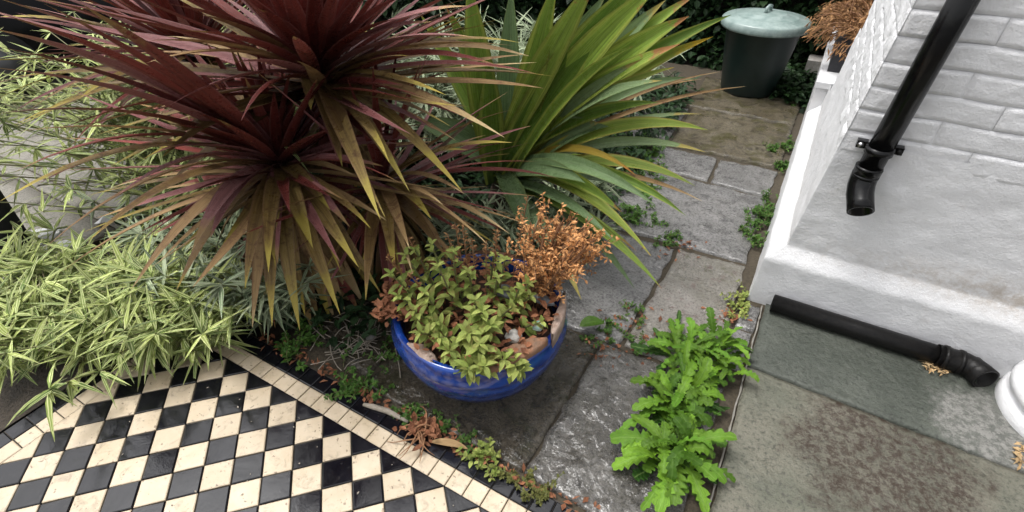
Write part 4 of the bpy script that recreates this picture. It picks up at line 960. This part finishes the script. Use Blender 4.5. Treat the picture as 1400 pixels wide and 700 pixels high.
solo('leaf_debris', g, L['dead'], 'crumbled brown leaf debris scattered along the gap between the tiles and the slabs', 'debris', (12, 1.6, 0), kind='stuff')
g = Geo()
for i in range(60):
    p = Vector((random.uniform(0, 17), -abs(random.gauss(0, 3.5)), .02)); g.merge(leaflet(p, Vector((random.gauss(0, 1), random.gauss(0, 1), 0)), random.uniform(.04, .14), random.uniform(.03, .07), 0, seg=2))
solo('soil_crumbs', g, MT['bark'], 'tiny crumbs and bits of leaf scattered over the chequered tiles', 'debris', (8, -3, 0), kind='stuff')
# dry clippings by the loose pipe
for nm, cs, nn, lab in (('dry_clippings', (1283, 500, 9, 5), 60, 'heap of dry straw-coloured clippings beside the end of the loose pipe'), ('dry_clippings', (1398, 622, 3, 8), 40, 'straw-coloured clippings at the right edge of the terrace')):
    g = Geo()
    for i in range(nn):
        q = at(random.gauss(cs[0], cs[2]), random.gauss(cs[1], cs[3]), .1+random.random()*.15); g.merge(leaflet(q, Vector((random.gauss(0, 1), random.gauss(0, 1), random.gauss(0, .4))), random.uniform(.15, .4), random.uniform(.06, .12), .5, seg=2))
    if nn == 60:
        for k in range(4): g.merge(strip([at(1250+k*4, 489+k*3, .12), at(1275+k*3, 494+k*2, .2), at(1298, 500+k*2, .14)], .1, .1, lens))
    solo(nm, g, L['straw'], lab, 'clippings', at(cs[0], cs[1]), kind='stuff')
solo('paper_scrap', sheet(0, 0, 0, 0, 0, 1, 0, 1) if False else Geo().add([(-12.5, 2.7, .1), (-11.9, 2.8, .3), (-11.7, 3.7, .15), (-12.4, 3.6, .4), (-12.1, 3.2, .5)], [(0, 1, 4), (1, 2, 4), (2, 3, 4), (3, 0, 4)]), MT['paper'], 'crumpled white paper scrap on the pavement behind the bamboo leaves', 'paper', (-12.2, 3.2, 0), smooth=False)

# planter on the ledge with brown sprigs
pl = thing('planter_box', 'dark slate planter on the white ledge behind the house corner', 'planter', (23, 36, 4.62))
part('box', bevbox(R4(21.75, 24.4, 35.2, 45), 4.64, 6.9, .08), MT['planter'], pl, smooth=False)
part('soil_fill', box(21.9, 24.2, 35.4, 44.8, 6.8, 6.93), MT['compost'], pl, smooth=False)
br = thing('brown_shrub', 'rusty brown dried shrub spilling out of the dark planter', 'dried plant', (23, 38, 6.9)); lv, st = Geo(), Geo()
for i in range(150):
    b = Vector((random.uniform(22, 24), random.uniform(35.6, 44), 6.9)); d = Vector((random.gauss(-.6, .8), random.gauss(-.35, .7), random.uniform(.2, 1.3)))
    p = droop(b, d, random.uniform(1.6, 3.6), 1.3, 6, .4); st.merge(tube(p, .03, 4, caps=False))
    for k in range(16):
        q = random.uniform(.3, 1)*5.99; j = int(q); c = p[j].lerp(p[j+1], q-j)+Vector((random.gauss(0, .18), random.gauss(0, .18), random.gauss(0, .18)))
        lv.merge(leaflet(c, (p[j+1]-p[j]).normalized()+Vector((random.gauss(0, .5), random.gauss(0, .5), random.gauss(0, .5))), random.uniform(.3, .6), random.uniform(.09, .16), .3, seg=2))
part('stems', st, MT['stem_brown'], br, kind='stuff'); part('sprigs', lv, L['seed_brown'], br, kind='stuff')
# ivy hedge at the end
hd = thing('ivy_hedge', 'dark glossy ivy hedge behind the bin', 'hedge', (10, 49, -.4)); g = Geo()
part('dark_core', sheet(-14, 24, 0, 1, 0, 1, 0, 1) if False else box(-20, 30, 50.5, 53, -1, 16), MT['soil'], hd, smooth=False)  # solid dark box standing in for the shade deep inside the ivy
for i in range(9000):
    x = random.uniform(-14, 25); z = random.uniform(-.3, 13); y = 49.2+1.3*fb(x, z, 0, .35)-z*.02+random.uniform(-.3, 1.2)-(1.5 if z < 1 and x < 15 else 0)
    if px((x, y, z))[1] < -160: continue
    g.merge(leaflet(Vector((x, y, z)), Vector((random.gauss(0, 1), -.7, random.gauss(-.3, .8))), random.uniform(.45, .9), random.uniform(.4, .75), .5, seg=3))
part('leaves', g, L['ivy'], hd, kind='stuff')
hd2 = thing('evergreen_hedge', 'dark evergreen hedge running along the pavement behind the cordylines', 'hedge', (-9, 34, -.4)); g = Geo()
part('dark_core', box(-10.5, -8.5, 22, 50, -1, 8), MT['soil'], hd2, smooth=False)  # plain dark block, its colour stands for shade between the hedge leaves
for i in range(7000):
    y = random.uniform(19, 52); z = random.uniform(-.3, 9.5); x = -8.2+1.2*fb(y, z, 4, .35)+random.uniform(-1.2, .8)
    g.merge(leaflet(Vector((x, y, z)), Vector((.7, random.gauss(0, 1), random.gauss(-.2, .8))), random.uniform(.5, 1.0), random.uniform(.35, .6), .5, seg=3))
part('leaves', g, L['ivy'], hd2, kind='stuff')
g = Geo()
for i in range(9000):
    x = random.uniform(-10, 13); y = random.uniform(3 if x < 8 else 9, 40)
    g.merge(leaflet(Vector((x, y, random.uniform(-.3, 1.3))), Vector((random.gauss(0, 1), random.gauss(-.3, 1), random.gauss(.2, .6))), random.uniform(.5, 1.1), random.uniform(.18, .4), .5, seg=3))
solo('undergrowth', g, L['ivy'], 'dark low undergrowth filling the bed beneath the sword-leaved plants', 'undergrowth', (2, 15, 0), kind='stuff')
gi = Geo()
for i in range(1500):
    x = random.uniform(18.6, 22); y = random.uniform(41, 50)+random.gauss(0, .5); gi.merge(leaflet(Vector((x, y, random.uniform(0, .9))), Vector((random.gauss(0, 1), random.gauss(-.3, 1), random.gauss(.2, .6))), random.uniform(.35, .7), random.uniform(.3, .55), .5, seg=3))
solo('ivy', gi, L['ivy'], 'dark ground ivy creeping between the bin and the white wall', 'ivy', (20.5, 45, 0), kind='stuff')

# ------------------------------------------------------------------ person on the pavement (mostly out of frame) and car
HX, HY = -12.7, -1.0
def skin(name, verts, edges, rad, parent=None, mat=None, sub=2):
    me = bpy.data.meshes.new(name); off = Vector(parent.location)/U if parent else Vector((0, 0, 0))
    me.from_pydata([tuple((Vector(v)-off)*U) for v in verts], edges, []); me.materials.append(mat)
    o = link(name, me, parent); sk = o.modifiers.new('skin', 'SKIN'); sk.use_smooth_shade = True
    for i, d in enumerate(me.skin_vertices[0].data): d.radius = (rad[i]*U, rad[i]*U); d.use_root = (i == 0)
    s = o.modifiers.new('sub', 'SUBSURF'); s.levels = sub; s.render_levels = sub; return o
per = thing('person', 'person in black trousers and white shoes standing on the pavement at the left edge', 'person', (HX, HY, 0))
hx, hy = HX-.0, HY+1.12-1.12
def leg(sx): return [(hx, hy+sx*1.1, 10.6), (hx+.2, hy+sx*1.15, 5.7), (hx-.1, hy+sx*1.1, .9)]
vb = [(hx, hy, 11.2), (hx, hy, 13.5), (hx, hy, 16.2), (hx+.1, hy, 17.4), (hx+.3, hy, 18.6), (hx+.3, hy, 19.9)]
rb = [1.25, 1.15, 1.35, .55, .9, .75]; eb = [(i, i+1) for i in range(5)]
for s in (-1, 1):
    n0 = len(vb); vb += leg(s)+[(hx+1.0, hy+s*1.15, .35)]; rb += [.95, .62, .42, .34]; eb += [(0, n0), (n0, n0+1), (n0+1, n0+2), (n0+2, n0+3)]
    n0 = len(vb); vb += [(hx, hy+s*2.0, 16.3), (hx+.1, hy+s*2.6, 13.2), (hx+.9, hy+s*2.4, 10.6), (hx+1.3, hy+s*2.3, 9.6)]; rb += [.6, .42, .3, .32]; eb += [(2, n0), (n0, n0+1), (n0+1, n0+2), (n0+2, n0+3)]
skin('body', vb, eb, rb, per, MT['skin'])
vt = [(hx, hy, 11.2)]; rt = [1.4]; et = []
for s in (-1, 1):
    n0 = len(vt); l = leg(s); vt += [l[0], l[1], (l[2][0]+.15, l[2][1], .6)]; rt += [1.1, .9, .85]; et += [(0, n0), (n0, n0+1), (n0+1, n0+2)]
skin('trousers', vt, et, rt, per, MT['cloth_black'])
vj = [(hx, hy, 11.6), (hx, hy, 13.5), (hx, hy, 16.1), (hx, hy, 16.9)]; rj = [1.5, 1.35, 1.5, .8]; ej = [(0, 1), (1, 2), (2, 3)]
for s in (-1, 1): n0 = len(vj); vj += [(hx, hy+s*2.0, 16.2), (hx+.1, hy+s*2.6, 13.2), (hx+.8, hy+s*2.42, 10.9)]; rj += [.75, .58, .45]; ej += [(2, n0), (n0, n0+1), (n0+1, n0+2)]
skin('jacket', vj, ej, rj, per, MT['cloth_black'])
part('hair', lathe([(.85, 19.0), (.95, 19.6), (.9, 20.3), (.6, 20.8), (.1, 20.95)], (hx+.15, hy, 0), 24, .05), MT['hair'], per)
for s in (-1, 1):
    sy = hy+s*1.12; g = Geo(); v = []; n = 14
    secs = [(-.75, .30, .8), (-.6, .46, 1.15), (-.1, .5, 1.15), (.5, .46, .85), (1.1, .52, .62), (1.7, .55, .5), (2.15, .42, .42), (2.35, .15, .3)]
    for (dx_, w, h) in secs:
        for k in range(n):
            an = math.pi*2*k/n; v.append((hx+dx_*.95, sy+w*math.cos(an), max(.02, h*.5+h*.52*math.sin(an))))
    f = [(i*n+k, i*n+(k+1) % n, (i+1)*n+(k+1) % n, (i+1)*n+k) for i in range(len(secs)-1) for k in range(n)]+[tuple(range(n))[::-1], tuple((len(secs)-1)*n+k for k in range(n))]
    sh = part('shoe', g.add(v, f), MT['shoe'], per)
    part('sole', bevbox([(hx-.78, sy-.5), (hx+1.6, sy-.6), (hx+2.25, sy-.4), (hx+2.42, sy), (hx+2.25, sy+.4), (hx+1.6, sy+.6), (hx-.78, sy+.5)], .0, .2, .05), MT['shoe'], sh)
per.rotation_euler = (0, 0, math.radians(86))
car = thing('parked_car', 'black parked car in the street behind the upper left leaves', 'car', (-48, 30, -1.5))
def extr(prof, x0, x1, mat, name, bulge=.0):
    g = Geo(); v = []; n = len(prof)
    for x, k in ((x0, .94), (x0+.8, 1), (x1-.8, 1), (x1, .94)):
        cz = sum(p[1] for p in prof)/n; v += [(x, p[0], cz+(p[1]-cz)*k) for p in prof]
    f = [(i*n+k, i*n+(k+1) % n, (i+1)*n+(k+1) % n, (i+1)*n+k) for i in range(3) for k in range(n)]+[tuple(range(n))[::-1], tuple(3*n+k for k in range(n))]
    return part(name, g.add(v, f), mat, car)
extr([(2, .8), (8.5, .6), (40, .6), (50, .8), (51.5, 4), (50, 7.5), (40, 9), (36, 9.6), (12, 9.6), (4, 8.6), (1.5, 7)], -58, -38.6, MT['car'], 'body')
extr([(11, 9.5), (16, 14.6), (30, 15.2), (38, 9.5)], -57, -39.6, MT['car'], 'cabin')
extr([(13, 9.9), (16.8, 14.0), (29.6, 14.4), (35.5, 9.9)], -57.1, -39.45, MT['glass_dark'], 'window')
for y in (9.5, 41.5):
    for x in (-39.4, -57.4):
        w_ = part('wheel', tube([(x-.9, y, 2.3), (x+.95, y, 2.3)], 3.7, 32), MT['tyre'], car); part('rim', tube([(x-.95, y, 2.3), (x+1.0, y, 2.3)], 2.4, 24), MT['rim'], w_)
for y in (14, 26): part('handle', box(-38.66, -38.3, y+8, y+10, 8.1, 8.5), MT['car'], car, smooth=False)
print('objects', len(bpy.data.objects), 'tris', sum(len(o.data.polygons)*2 for o in bpy.data.objects if o.type == 'MESH'))
